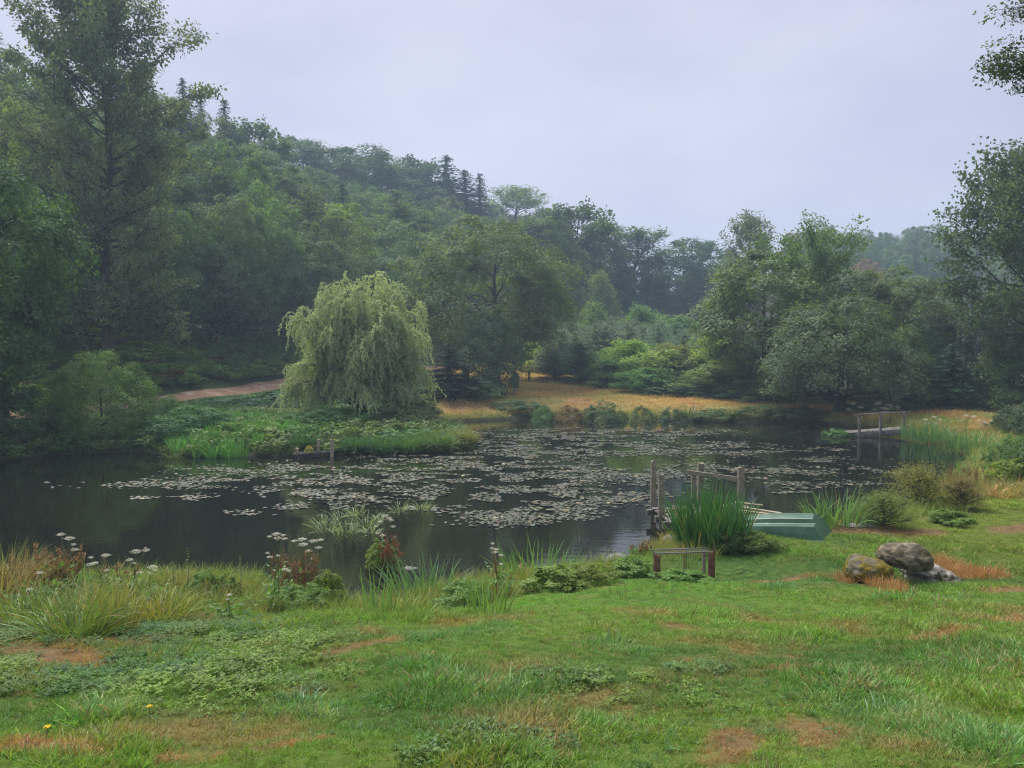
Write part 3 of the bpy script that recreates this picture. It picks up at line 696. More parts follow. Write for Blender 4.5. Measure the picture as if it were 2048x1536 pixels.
PROF = {'round': ([0, 0.12, 0.35, 0.6, 0.82, 1], [0.45, 0.8, 1, 0.92, 0.62, 0.12]),
        'skirt': ([0, 0.1, 0.35, 0.6, 0.82, 1], [0.9, 1, 0.97, 0.8, 0.5, 0.1]),
        'tall': ([0, 0.1, 0.3, 0.6, 0.85, 1], [0.6, 0.85, 1, 0.85, 0.5, 0.08]),
        'under': ([0, 0.2, 0.45, 0.65, 0.85, 1], [0.3, 0.55, 0.85, 1, 0.75, 0.15]),
        'umbrella': ([0, 0.3, 0.6, 0.8, 0.95, 1], [0.2, 0.5, 0.9, 1, 0.85, 0.5]),
        'poplar': ([0, 0.1, 0.35, 0.6, 0.8, 0.92, 1], [0.7, 0.9, 1, 1, 0.85, 0.55, 0.2]),
        'bush': ([0, 0.15, 0.45, 0.75, 1], [0.85, 1, 0.9, 0.6, 0.15]),
        'cone': ([0, 0.2, 0.5, 0.8, 1], [0.9, 1, 0.7, 0.38, 0.05])}
def broad(seed, H, R, prof='round', ncl=90, rc=1.0, ntuft=9, per=16, ll=0.34, lw=0.22, t0=0.2, r0=0.3, nl=26, irr=0.22, upw=0.5, bark=None, droop=0.0, inner=0.5, dome=0.74, flat=0.74):
    rng = np.random.default_rng(seed); tp, rp = PROF[prof]
    tg = np.linspace(0, 1, 200); cdf = np.cumsum(np.interp(tg, tp, rp) ** 1.2); cdf /= cdf[-1]
    # stratified around and up the crown so that clumps do not bunch
    t_ = np.interp((np.arange(ncl) + rng.uniform(0, 1, ncl)) / ncl, cdf, tg)
    ang = (np.arange(ncl) * 2.399963 + rng.normal(0, 0.45, ncl)) % (2 * PI)
    ph = rng.uniform(0, 6.28, 3)
    lob = 1 + irr * np.cos(2 * ang + ph[0] + 3 * t_) + irr * 0.7 * np.cos(3 * ang + ph[1] - 5 * t_)
    r_ = R * np.interp(t_, tp, rp) * lob * rng.uniform(inner, 1, ncl) ** 0.6
    c = np.stack([r_ * np.cos(ang), r_ * np.sin(ang), H * (t0 + (0.96 - t0) * t_)], 1)
    rcl = rc * rng.uniform(0.6, 1.4, ncl) * (0.6 + 0.5 * np.interp(t_, tp, rp))
    m = MB()
    C_ = np.repeat(c, ntuft, 0); RC = np.repeat(rcl, ntuft)
    d = rdir(rng, ncl * ntuft); fl = (d[:, 2] < 0) & (rng.uniform(0, 1, len(d)) < dome); d[fl, 2] *= -1
    outw = np.stack([C_[:, 0] / R, C_[:, 1] / R, np.full(len(C_), 0.25)], 1)
    d = unit(d + 0.7 * outw)
    tcn = C_ + d * RC[:, None] * np.array([1, 1, flat]) * rng.uniform(0.72, 1.06, (len(d), 1))
    ct = np.repeat(rng.uniform(0, 1, ncl), ntuft) * 0.6 + rng.uniform(0, 1, len(d)) * 0.4
    tufts_to_leaves(m, rng, tcn, d, RC * 0.33, per, ll, lw, ct, upw=upw, droop=droop)
    far = c[np.argsort(rng.uniform(0, 1, ncl))[:nl]]
    return trunk_limbs(rng, H, r0, 0.72, far).mesh('trunk', bark or M_BARK, True), m.mesh('crown', M_LEAF)
def branchy(seed, H, R, limbs=40, t0=0.15, elev=(0.2, 1.1), tuft_step=0.5, per=10, rt=0.35, ll=0.28, lw=0.13, r0=0.3, prof='tall', droop=0.5, curve=0.25, sub=4, top=0.97, bark=None, upw=0.3):
    """open crown: leaf tufts sit along limbs and side branches, the sky shows between them"""
    rng = np.random.default_rng(seed); tp, rp = PROF[prof]
    tm = MB(); m = MB()
    z = np.linspace(-0.3, H * top, 10); px = np.cumsum(rng.normal(0, H * 0.008, 10)); py = np.cumsum(rng.normal(0, H * 0.008, 10)); px -= px[0]; py -= py[0]
    rr = r0 * (1 - 0.93 * np.linspace(0, 1, 10) ** 0.9); rr[0] *= 1.5
    tm.tube(np.stack([px, py, z], 1), rr, 8)
    TC = [];
    def walk(b, d, ln, r, cv, n=6):
        pts = [b]; dd = d.copy(); p_ = b.copy()
        for i in range(n):
            dd = unit(dd + np.array([0, 0, cv / n]) + rng.normal(0, 0.09, 3)); p_ = p_ + dd * ln / n; pts.append(p_)
        pts = np.array(pts); tm.tube(pts, np.linspace(r, r * 0.2, n + 1), 4); return pts, dd
    for i in range(limbs):
        t_ = (i + rng.uniform(0, 1)) / limbs; h = H * (t0 + (0.97 - t0) * t_); a = i * 2.4 + rng.normal(0, 0.5)
        e = np.interp(t_, [0, 1], elev) + rng.normal(0, 0.15)
        ln = R * np.interp(t_, tp, rp) * rng.uniform(0.7, 1.15) + 0.04 * H * t_
        b = np.array([np.interp(h, z, px), np.interp(h, z, py), h]); rb = np.interp(h, z, rr) * 0.45 + 0.015
        pts, dd = walk(b, np.array([math.cos(a) * math.cos(e), math.sin(a) * math.cos(e), math.sin(e)]), ln, rb, curve)
        seg = [pts]
        for q in range(sub):
            j = rng.integers(2, 6); d2 = unit(unit(pts[j] - pts[j - 1]) + rng.normal(0, 0.55, 3)); s_, _ = walk(pts[j], d2, ln * rng.uniform(0.25, 0.5), rb * 0.35, curve * 0.5, 4); seg.append(s_)
        for s_ in seg:
            L_ = np.sum(np.linalg.norm(np.diff(s_, axis=0), axis=1)); k = max(2, int(L_ / tuft_step)); u = rng.uniform(0.25, 1.03, k) * (len(s_) - 1)
            TC.append(np.stack([np.interp(u, np.arange(len(s_)), s_[:, q]) for q in range(3)], 1))
    TC = np.vstack(TC) + rng.normal(0, 0.12, (sum(len(q) for q in TC), 3))
    tufts_to_leaves(m, rng, TC, rdir(rng, len(TC)), rt, per, ll, lw, rng.uniform(0, 1, len(TC)), droop=droop, flat=1.1, upw=upw)
    return tm.mesh('trunk', bark or M_BARK, True), m.mesh('crown', M_LEAF)
def conifer(seed, H, R, whorls=30, nb=7, t0=0.06, droop=0.32, up=0.0, step=0.22, ll=0.42, lw=0.13, r0=0.16, pw=0.85, sparse=1.0):
    rng = np.random.default_rng(seed); tm = MB(); m = MB()
    tm.tube([(0, 0, -0.3), (0, 0, H * 0.5), (0.02, 0, H)], [r0, r0 * 0.6, 0.012], 7)
    for wv in range(whorls):
        t_w = t0 + (1 - t0) * (wv + rng.uniform(0, 0.6)) / whorls
        for q in range(nb):
            t_ = min(0.995, max(t0, t_w + rng.normal(0, 0.55 / whorls))); h = H * t_
            if rng.uniform() > sparse: continue
            a = rng.uniform(0, 2 * PI); ln = R * (1 - t_) ** pw * rng.uniform(0.7, 1.15) + 0.12
            if t_ < t0 + 0.1: ln *= 0.85
            s_ = np.linspace(0, 1, max(3, int(ln / step)))
            zz = h + ln * (up * s_ - droop * s_ ** 1.5 + 0.12 * droop * s_ ** 4) + rng.normal(0, 0.03)
            pts = np.stack([np.cos(a) * ln * s_, np.sin(a) * ln * s_, zz], 1)
            tm.tube(pts[[0, len(pts) // 2, -1]], [0.03 * ln / max(R, 1) + 0.008, 0.012, 0.004], 3)
            k = len(pts); out = np.array([np.cos(a), np.sin(a), 0]); side = np.array([-np.sin(a), np.cos(a), 0])
            ct = rng.uniform(0, 1)
            for sg in (-1, 1, 0):
                c = pts + rng.normal(0, 0.04, (k, 3)); al = out * 0.8 + side * sg * rng.uniform(0.5, 1.0, (k, 1)) + np.array([0, 0, 1]) * (rng.normal(-0.12, 0.15, (k, 1)) + up * 0.8)
                nn = np.tile([0, 0, 1.0], (k, 1)) + rng.normal(0, 0.35, (k, 3))
                l_ = ll * min(1.0, max(0.3, ln / 1.3)) * (1.05 - 0.45 * s_) * rng.uniform(0.7, 1.2, k)
                m.leaves(c, nn, al, l_, lw * rng.uniform(0.7, 1.3, k), np.clip(0.5 * ct + 0.5 * rng.uniform(0, 1, k), 0, 1), fold=0.3)
    return tm.mesh('trunk', M_BARK, True), m.mesh('crown', M_LEAF)

# prototypes of the wood, sized in metres
T0 = {}
for i in range(4): T0[f'oak{i}'] = (broad(100 + i, 14, 5.2, 'round', 58, 1.6, 17, 17, 0.34, 0.23, t0=0.18), 14, 5.2)
for i in range(3): T0[f'ash{i}'] = (broad(110 + i, 16, 4.6, 'tall', 60, 1.4, 16, 17, 0.34, 0.2, t0=0.15, irr=0.25), 16, 4.6)
for i in range(3): T0[f'skirt{i}'] = (broad(120 + i, 11, 5.0, 'skirt', 66, 1.4, 15, 17, 0.31, 0.2, t0=0.05, irr=0.22), 11, 5.0)
for i in range(3): T0[f'spruce{i}'] = (conifer(130 + i, 15, 3.0, 46, 8), 15, 3.0)
T0['thin_spruce'] = (conifer(134, 12, 2.0, 44, 8, droop=0.38), 12, 2.0)
for i in range(2): T0[f'larch{i}'] = (conifer(136 + i, 15, 3.6, 30, 7, droop=0.1, up=0.35, ll=0.5, lw=0.1, pw=0.6), 15, 3.6)
for i in range(2): T0[f'spiky{i}'] = (branchy(140 + i, 14, 4.0, 40, elev=(0.4, 1.0), tuft_step=0.3, per=8, rt=0.34, ll=0.42, lw=0.11, droop=-0.6, curve=0.4, prof='round'), 14, 4.4)
for i in range(3): T0[f'pine{i}'] = (conifer(150 + i, 4.8, 1.5, 26, 11, droop=0.0, up=0.5, step=0.11, ll=0.27, lw=0.055, r0=0.05, pw=0.5), 5, 1.5)
for i in range(3): T0[f'sapling{i}'] = (branchy(160 + i, 4.3, 1.9, 46, t0=0.03, elev=(0.15, 1.1), tuft_step=0.15, per=8, rt=0.2, ll=0.15, lw=0.085, r0=0.06, prof=['tall', 'skirt', 'cone'][i], droop=0.0, curve=0.35, top=0.9), 4.5, 1.9)
for i in range(4): T0[f'bush{i}'] = (broad(170 + i, 2.6, 2.0, 'bush', 80, 0.48, 10, 14, 0.13, 0.08, t0=0.05, r0=0.06, irr=0.25, dome=0.5, flat=0.9), 2.6, 2.0)
for i in range(2): T0[f'layer{i}'] = (conifer(180 + i, 9, 4.0, 18, 9, droop=0.12, up=0.08, step=0.2, ll=0.5, lw=0.14, pw=0.6), 9, 4.0)
T0['oak_sky'] = (branchy(190, 14, 5.2, 34, elev=(0.1, 0.75), tuft_step=0.3, per=12, rt=0.5, ll=0.36, lw=0.22, droop=0.1, prof='round'), 14, 5.2)
T0['oak_sky1'] = (branchy(191, 14, 5.0, 34, elev=(0.1, 0.8), tuft_step=0.28, per=12, rt=0.5, ll=0.36, lw=0.22, droop=0.1, prof='round'), 14, 5.0)

G = dict(oak=(0.080, 0.128, 0.034), ash=(0.096, 0.148, 0.034), dark=(0.060, 0.098, 0.030), deep=(0.042, 0.072, 0.028), yel=(0.115, 0.158, 0.038), olive=(0.092, 0.13, 0.038), bluish=(0.058, 0.10, 0.05),
         spruce=(0.026, 0.052, 0.030), pine=(0.15, 0.215, 0.165), pale=(0.125, 0.165, 0.075), bright=(0.12, 0.2, 0.035), tawny=(0.17, 0.115, 0.05))
_r = np.random.default_rng(5)
_dim = {}
def dims(kind):
    """height and radius of a prototype's crown as built"""
    if kind not in _dim:
        me = T0[kind][0][1]; co = np.empty(len(me.vertices) * 3, np.float32); me.vertices.foreach_get('co', co); co = co.reshape(-1, 3)
        _dim[kind] = (float(np.percentile(co[:, 2], 99.6)), float(np.percentile(np.abs(co[:, 0]), 96.5)))
    return _dim[kind]
def plant_tree(kind, name, label, cat, x, y, H, W, colr, group=None, rz=None, sink=0.0):
    (tm, cm), _, _ = T0[kind]; h0, r0 = dims(kind)
    colr = np.array(G[colr] if isinstance(colr, str) else colr) * _r.normal(1, 0.05, 3)
    o = thing(name, label, cat, (x, y, tz(x, y) - sink), _r.uniform(0, 6.28) if rz is None else rz, (W / (2 * r0), W / (2 * r0), H / h0), group)
    obj('trunk', tm, o); obj('crown', cm, o, colr)
    return o
def tree_px(kind, name, label, cat, px, ytop, d, wpx, colr, group=None, rz=None):
    """a tree whose crown spans wpx picture pixels, standing d metres away"""
    p_ = at(px, d); H = CAM_H + (720 - ytop) / F * d - p_[2]
    return plant_tree(kind, name, label, cat, p_[0], p_[1], max(H, 0.6) * 1.0, wpx / F * d, colr, group, rz)
def hill_tree(kind, name, label, cat, px, ytop, H, wpx, colr, group=None):
    """a tree of height H on the slope, far enough up that its top reaches ytop"""
    d = np.arange(40, 190, 0.5); x = (px - 1024) / F * d; z = terrain(x, d); u = foot_u(x, d)
    yp = 720 - (z + H - CAM_H) / d * F
    ok = (u > 5) & (yp <= ytop)
    j = np.argmax(ok) if ok.any() else np.argmin(np.where(u > 22, yp, 1e9))
    dd = d[j]; Ht = CAM_H + (720 - ytop) / F * dd - z[j]
    return plant_tree(kind, name, label, cat, x[j], dd, Ht, wpx / F * dd, colr, group)
# ---- skyline of the wooded hill, left to right
HG = 'trees of the wooded hillside'
SKY = [('spruce0', 'spruce_tree', 'dark spruce at the far left edge of the hill skyline', 5, 70, 15, 110, 'deep'),
 ('oak1', 'broadleaf_tree', 'green broadleaf tree on the hill skyline left of the tall poplar', 50, 118, 15, 170, 'oak'),
 ('spruce1', 'spruce_tree', 'small pointed conifer on the skyline between poplar and left edge', 100, 160, 12, 90, 'spruce'),
 ('spruce2', 'spruce_tree', 'dark conifer on the skyline just right of the poplar crown', 372, 168, 14, 90, 'spruce'),
 ('thin_spruce', 'spruce_tree', 'narrow conifer on the hill skyline, second right of the poplar', 408, 196, 12, 60, 'spruce'),
 ('thin_spruce', 'spruce_tree', 'conifer with the sharpest spire on the skyline right of the poplar', 455, 208, 13, 70, 'spruce'),
 ('oak_sky1', 'broadleaf_tree', 'rough topped tree on the skyline past the three small conifers', 515, 256, 13, 130, 'dark'),
 ('oak0', 'broadleaf_tree', 'round dark tree on the skyline left of the long level canopy', 580, 285, 13, 150, 'oak'),
 ('oak1', 'broadleaf_tree', 'dark oak at the left end of the level canopy on the skyline', 640, 297, 13, 170, 'dark'),
 ('oak2', 'broadleaf_tree', 'broad dark oak in the middle of the level skyline canopy', 720, 305, 13, 190, 'dark'),
 ('oak3', 'broadleaf_tree', 'dark oak at the right end of the level skyline canopy', 800, 322, 13, 160, 'dark'),
 ('oak_sky', 'broadleaf_tree', 'dark tree on the skyline touching the left flank of the twin spruces', 852, 328, 13, 120, 'deep'),
 ('spruce0', 'spruce_tree', 'tall dark spruce, left one of the twin spruces on the skyline', 893, 318, 16, 120, 'spruce'),
 ('spruce1', 'spruce_tree', 'dark spruce, lower right one of the twin spruces on the skyline', 930, 345, 16, 110, 'spruce'),
 ('thin_spruce', 'spruce_tree', 'thin lone spruce standing clear of the skyline right of the twin spruces', 960, 352, 15, 62, 'spruce'),
 ('spiky0', 'broadleaf_tree', 'feathery domed tree on the skyline right of the lone thin spruce', 1032, 376, 14, 130, 'olive'),
 ('oak_sky', 'broadleaf_tree', 'slim open tree on the skyline between feathery dome and ragged oak', 1098, 424, 18, 90, 'dark'),
 ('oak_sky1', 'broadleaf_tree', 'ragged oak with sky gaps in its crown above the pine plantation', 1158, 418, 20, 150, 'dark'),
 ('ash1', 'broadleaf_tree', 'dark tree behind the ragged oak where the skyline steps down', 1205, 450, 19, 110, 'dark'),
 ('spiky1', 'broadleaf_tree', 'spiky topped tree on the skyline right of the ragged oak', 1268, 458, 19, 110, 'dark'),
 ('oak2', 'broadleaf_tree', 'wide rounded dark tree on the skyline left of the pale sallow', 1375, 484, 18, 170, 'bluish'),
 ('oak1', 'broadleaf_tree', 'low dark tree on the skyline at the foot of the pale sallow', 1440, 505, 17, 130, 'bluish')]
for k_, nm, lb_, px, yt, H, wp, cl in SKY: hill_tree(k_, nm, lb_, 'tree', px, yt, H, wp * 1.25, cl, HG)
# ---- crowns down the slope
MID = [('ash0', 'yellowish tree beside the right flank of the poplar', 330, 205, 13, 230, 'yel'),
 ('ash1', 'yellow green tree on the upper slope under the small skyline conifers', 420, 238, 13, 150, 'yel'),
 ('oak0', 'olive tree on the upper slope left of the first level canopy oak', 500, 300, 12, 190, 'olive'),
 ('ash2', 'soft green tree on upper slope below the rough topped skyline tree', 570, 335, 12, 170, 'oak'),
 ('oak3', 'green rounded tree with pale top halfway up the slope', 515, 372, 13, 190, 'ash'),
 ('larch0', 'yellow brown tinged larch on the slope under the dark canopy oaks', 620, 375, 13, 120, 'olive'),
 ('spruce2', 'blue green conifer rising from the slope above the bright ash', 686, 372, 12, 120, 'bluish'),
 ('larch1', 'feathery yellowish larch on the slope left of twin spruces', 795, 385, 14, 180, 'olive'),
 ('ash0', 'bright fresh green ash on the slope straight above the willow', 690, 412, 14, 170, 'bright'),
 ('larch0', 'pale olive larch between bright ash and twin spruces', 850, 425, 13, 130, 'yel'),
 ('oak1', 'green oak on the slope above the right shoulder of the willow', 810, 448, 13, 160, 'ash'),
 ('oak2', 'dark leaved oak low on the slope above the bracken bank', 560, 470, 13, 190, 'oak'),
 ('ash2', 'mid green ash with drooping side above the left of the willow', 610, 450, 14, 150, 'oak'),
 ('oak0', 'dull green oak on the slope between poplar and bracken bank', 450, 400, 14, 190, 'olive'),
 ('skirt0', 'dark oak with pale outer boughs right of the poplar', 430, 500, 12, 190, 'dark'),
 ('oak3', 'low rounded tree on slope just left of the central oak', 760, 500, 12, 170, 'oak'),
 ('ash1', 'tall dull green tree rising behind the central oak', 1070, 440, 16, 190, 'ash'),
 ('oak0', 'tree showing between central oak and twin spruces', 950, 440, 13, 150, 'oak'),
 ('oak2', 'green tree at the edge of the wood right of the central oak', 1120, 500, 13, 140, 'oak'),
 ('skirt1', 'dark tree under the ragged oak behind the pine plantation', 1180, 530, 12, 140, 'deep'),
 ('skirt2', 'dark tree under the spiky topped tree behind the plantation', 1270, 540, 12, 150, 'deep'),
 ('skirt0', 'dark bluish tree behind the right end of the pine plantation', 1370, 560, 12, 150, 'bluish'),
 ('oak3', 'yellowish broadleaf on the slope at the left picture edge', 30, 215, 13, 190, 'yel'),
 ('oak1', 'dark broadleaf on the slope left of the poplar stem', 90, 330, 13, 200, 'dark'),
 ('oak2', 'dark green oak on slope behind the lower poplar boughs', 330, 420, 13, 200, 'dark')]
for k_, lb_, px, yt, H, wp, cl in MID: hill_tree(k_, 'broadleaf_tree' if 'larch' not in k_ and 'spruce' not in k_ else 'conifer_tree', lb_, 'tree', px, yt, H, wp, cl, HG)
tree_px('sapling0', 'birch_tree', 'narrow light green birch against the dark wood above the plantation', 'tree', 1205, 545, 100, 72, 'yel')
# ---- the rest of the wood closes the gaps
skyx = [0, 60, 120, 300, 400, 460, 520, 600, 700, 800, 860, 930, 1000, 1080, 1160, 1250, 1340, 1450, 1600]
skyy = [150, 170, 210, 220, 240, 262, 300, 335, 350, 370, 385, 410, 430, 450, 480, 510, 530, 545, 560]
placed = []
r_ = np.random.default_rng(77); kinds = ['oak0', 'oak1', 'oak2', 'oak3', 'ash0', 'ash1', 'ash2', 'skirt0', 'skirt1', 'spruce0', 'spruce1']
tries = 0
while len(placed) < 135 and tries < 6000:
    tries += 1
    d = r_.uniform(42, 150); px = r_.uniform(-140, 1560); x = (px - 1024) / F * d
    u = float(foot_u(np.array([x]), np.array([d]))[0])
    if u < 13 or u > 75: continue
    H = r_.uniform(9, 13.5); z = tz(x, d)
    if 720 - (z + H - CAM_H) / d * F < np.interp(px, skyx, skyy): continue
    if any((x - a) ** 2 + (d - b) ** 2 < 4.3 ** 2 for a, b in placed): continue
    placed.append((x, d))
    kd = kinds[r_.integers(len(kinds))]; con = 'spruce' in kd
    plant_tree(kd, 'conifer_tree' if con else 'broadleaf_tree', 'dark conifer half hidden in the crowded wood on the hillside' if con else 'green broadleaf tree crowded among its like in the hillside wood', 'tree', x, d, H, r_.uniform(7.5, 10) * (0.7 if con else 1),
               ['oak', 'dark', 'oak', 'olive', 'dark', 'ash', 'deep'][r_.integers(7)] if not con else 'spruce', 'conifers within the hillside wood' if con else 'crowded broadleaf trees of the hillside wood')
# dark undergrowth trees at the wood's edge
EDGE = [('layer0', 'dark layered hemlock with flat boughs left of the willow', 508, 645, 64, 150, 'spruce'), ('layer1', 'dark flat branched conifer under the oak between hemlock and poplar', 400, 600, 63, 170, 'spruce'),
 ('layer0', 'shadowy conifer at the wood edge behind the left bank shrub', 250, 650, 55, 190, 'spruce'), ('layer1', 'dark conifer at the wood edge behind the near oak', 90, 640, 52, 200, 'spruce'),
 ('layer1', 'dark layered conifer hidden behind the left flank of the willow', 600, 640, 73, 130, 'spruce'), ('skirt2', 'dark oak hanging low over the bracken above the track', 400, 545, 66, 170, 'dark'),
 ('layer0', 'dark conifer at the wood edge behind the willow crown', 800, 600, 82, 140, 'spruce'), ('skirt1', 'dark tree behind the stem of the central oak', 900, 560, 86, 150, 'deep'),
 ('layer0', 'small dark conifer right of the central oak where the meadow begins', 1020, 640, 92, 70, 'deep'), ('skirt0', 'shaggy dark tree at the wood edge over the top of the meadow', 1090, 590, 95, 120, 'dark')]
for k_, lb_, px, yt, d, wp, cl in EDGE: tree_px(k_, 'conifer_tree' if 'layer' in k_ else 'broadleaf_tree', lb_, 'tree', px, yt, d, wp, cl, HG)

# ---- far hill on the right
r_ = np.random.default_rng(91); k = 0; pl = []
tries = 0
while k < 120 and tries < 9000:
    tries += 1
    d = r_.uniform(130, 238); px = r_.uniform(1580, 2080); x = (px - 1024) / F * d
    if any((x - a) ** 2 + (d - b) ** 2 < 5.5 ** 2 for a, b in pl): continue
    pl.append((x, d)); k += 1; kd = ['oak0', 'oak2', 'ash1', 'spruce0', 'ash0', 'larch1'][r_.integers(6)]
    H = r_.uniform(10, 14); tawny = r_.uniform() < 0.06
    plant_tree(kd, 'conifer_tree' if kd in ('spruce0', 'larch1') else 'broadleaf_tree', 'hazy tree in the wood covering the distant hill beyond the right bank', 'tree', x, d, H, r_.uniform(7, 10) * (0.7 if 'spruce' in kd else 1), 'tawny' if tawny else ['oak', 'dark', 'olive', 'oak'][r_.integers(4)], 'trees on the distant hill at the right')

# ---- trees standing apart round the pond
# tall poplar on the left
T0['poplar'] = (branchy(200, 26, 5.6, 105, t0=0.08, elev=(0.0, 0.95), tuft_step=0.37, per=15, rt=0.40, ll=0.25, lw=0.14, r0=0.38, prof='poplar', droop=0.6, curve=0.45, sub=6), 26, 5.6)
tree_px('poplar', 'poplar_tree', 'very tall open crowned poplar rising above the hill at the left', 'tree', 218, -45, 46, 285, (0.092, 0.128, 0.064), rz=0.6)
# near oak at the left edge
T0['near_oak'] = (broad(210, 9, 3.6, 'under', 110, 0.85, 20, 22, 0.16, 0.105, t0=0.04, r0=0.22, irr=0.1, inner=0.55, dome=0.65, flat=0.85), 9, 3.6)
tree_px('near_oak', 'oak_tree', 'dense green oak at the left picture edge beyond the water', 'tree', -85, 300, 28, 400, (0.05, 0.094, 0.022), rz=1.0)
# centre oak by the far shore
T0['mid_oak'] = (broad(220, 13, 5.6, 'round', 88, 1.45, 20, 19, 0.23, 0.155, t0=0.12, r0=0.36, irr=0.2, nl=45), 13, 5.6)
tree_px('mid_oak', 'oak_tree', 'big spreading oak behind the right shoulder of the willow', 'tree', 985, 445, 60, 300, (0.085, 0.125, 0.035), rz=2.0)
tree_px('skirt1', 'oak_tree', 'leafy lower oak hanging down to the shore beneath the big central oak', 'tree', 985, 620, 52, 130, (0.055, 0.09, 0.03))
T0['shore_spruce'] = (conifer(225, 6, 1.9, 24, 9, droop=0.2, step=0.12, ll=0.32, lw=0.1, pw=0.7), 6, 1.9)
tree_px('shore_spruce', 'spruce_tree', 'dark bluish spruce at the shore touching the right of the willow', 'tree', 898, 688, 49, 125, (0.022, 0.045, 0.028))
# right group
T0['big_oak'] = (broad(230, 7.4, 4.8, 'skirt', 110, 1.05, 18, 19, 0.18, 0.12, t0=0.14, r0=0.36, irr=0.14, nl=40, flat=0.9, dome=0.65), 7.4, 4.8)
tree_px('big_oak', 'oak_tree', 'dark massive oak with a thick trunk at the far shore by the footbridge', 'tree', 1680, 600, 44, 330, (0.068, 0.105, 0.036), rz=0.4)
tree_px('oak1', 'oak_tree', 'lighter oak forming the left shoulder of the group by the footbridge', 'tree', 1525, 505, 51, 260, (0.085, 0.125, 0.036))
T0['open_oak'] = (branchy(192, 12, 5, 34, t0=0.35, elev=(0.25, 0.7), tuft_step=0.3, per=13, rt=0.42, ll=0.24, lw=0.15, r0=0.3, prof='umbrella', droop=0.1, top=0.88), 12, 5)
tree_px('open_oak', 'oak_tree', 'crooked open topped oak rising above the group by the footbridge', 'tree', 1622, 448, 52, 200, (0.085, 0.135, 0.035), rz=2.2)
tree_px('oak3', 'oak_tree', 'olive rounded tree on the right shoulder of the footbridge oak', 'tree', 1800, 540, 50, 260, (0.075, 0.115, 0.032))
tree_px('oak0', 'oak_tree', 'small pale topped tree between crooked oak and olive rounded tree', 'tree', 1715, 545, 55, 240, (0.08, 0.12, 0.04))
tree_px('spiky0', 'sallow_tree', 'pale feathery sallow on the skyline left of the crooked oak', 'tree', 1495, 428, 82, 125, (0.10, 0.115, 0.065))
T0['right_tree'] = (branchy(240, 13, 5.0, 60, t0=0.2, elev=(0.1, 1.0), tuft_step=0.24, per=14, rt=0.42, ll=0.2, lw=0.13, r0=0.3, prof='round', droop=0.3), 13, 5.0)
tree_px('right_tree', 'ash_tree', 'tall tree cut by the right picture edge against the sky', 'tree', 2068, 298, 40, 300, (0.06, 0.09, 0.04), rz=1.1)
tree_px('skirt2', 'maple_tree', 'dark purple leaved maple at the right bank behind the spruce', 'tree', 1945, 590, 46, 160, (0.035, 0.045, 0.038))
tree_px('shore_spruce', 'spruce_tree', 'young pointed spruce among the trees at the right bank', 'tree', 1905, 690, 43, 120, (0.035, 0.08, 0.045))
tree_px('skirt0', 'broadleaf_tree', 'yellow green tree at the right picture edge over the bank shrubs', 'tree', 2050, 600, 42, 150, (0.08, 0.11, 0.03))
tree_px('sapling1', 'broadleaf_tree', 'green bushy tree at the right edge of the bank above the umbels', 'tree', 2025, 700, 41, 140, (0.05, 0.10, 0.03))
tree_px('sapling2', 'broadleaf_tree', 'bushy green tree standing in front of the young right bank spruce', 'tree', 1850, 660, 46, 110, (0.05, 0.095, 0.04))
tree_px('layer0', 'conifer_tree', 'dark low conifer behind the footbridge right of the thick trunk', 'tree', 1790, 690, 47, 150, 'spruce')
tree_px('layer1', 'conifer_tree', 'dark low conifer left of the thick trunk at the meadow edge', 'tree', 1590, 690, 50, 130, 'deep')
# bough hanging in at the top right: the outer limb of a tree that stands beside the lawn, out of the picture
def bough():
    rng = np.random.default_rng(250); o = thing('overhanging_oak', 'leafy oak bough reaching in at the top right corner', 'tree', (14.2, 12.5, tz(14.2, 12.5)))
    tm = MB(); m = MB(); loc = np.array(o.location)
    tm.tube([(0, 0, -0.3), (0.1, 0, 3), (0, 0.1, 7), (-0.2, 0, 11.5)], [0.34, 0.28, 0.2, 0.06], 10)
    TC = []
    tg = [(2040, 12, 14.0), (2025, 20, 14.2), (1995, 20, 14), (2010, 95, 13.6), (2030, 110, 14.2), (1985, 130, 13.8), (2015, 160, 13.7), (2005, 130, 14), (2045, 150, 14.2), (1965, 140, 13.9)]
    for q in range(26):
        if q < len(tg):
            v = ray(tg[q][0], tg[q][1]); e = np.array([v[0] * tg[q][2], tg[q][2], CAM_H + v[2] * tg[q][2]]) - loc
            st = np.array([-0.1, 0, e[2] - 0.9])
        else:
            a = rng.uniform(-1.2, 1.6); e = np.array([math.cos(a) * rng.uniform(2, 3.6), math.sin(a) * 3, rng.uniform(6, 12)]); st = np.array([0, 0, e[2] - 1.6])
        tt = np.linspace(0, 1, 8)[:, None]; P = st * (1 - tt) + e * tt; P[:, 2] += np.sin(tt[:, 0] * PI) * 0.35; P[1:-1] += rng.normal(0, 0.06, (6, 3))
        tm.tube(P, np.linspace(0.04, 0.004, 8), 5)
        u = rng.uniform(3.2, 7, 60); c = np.stack([np.interp(u, np.arange(8), P[:, k]) for k in range(3)], 1) + rng.normal(0, 0.14, (60, 3)); TC.append(c)
    TC = np.vstack(TC)
    tufts_to_leaves(m, rng, TC, rdir(rng, len(TC)), 0.17, 22, 0.075, 0.045, rng.uniform(0, 1, len(TC)), upw=0.8, droop=0.2)
    tm.build('trunk', M_BARK, o, True); m.build('crown', M_LEAF, o, color=(0.045, 0.07, 0.03))
bough()
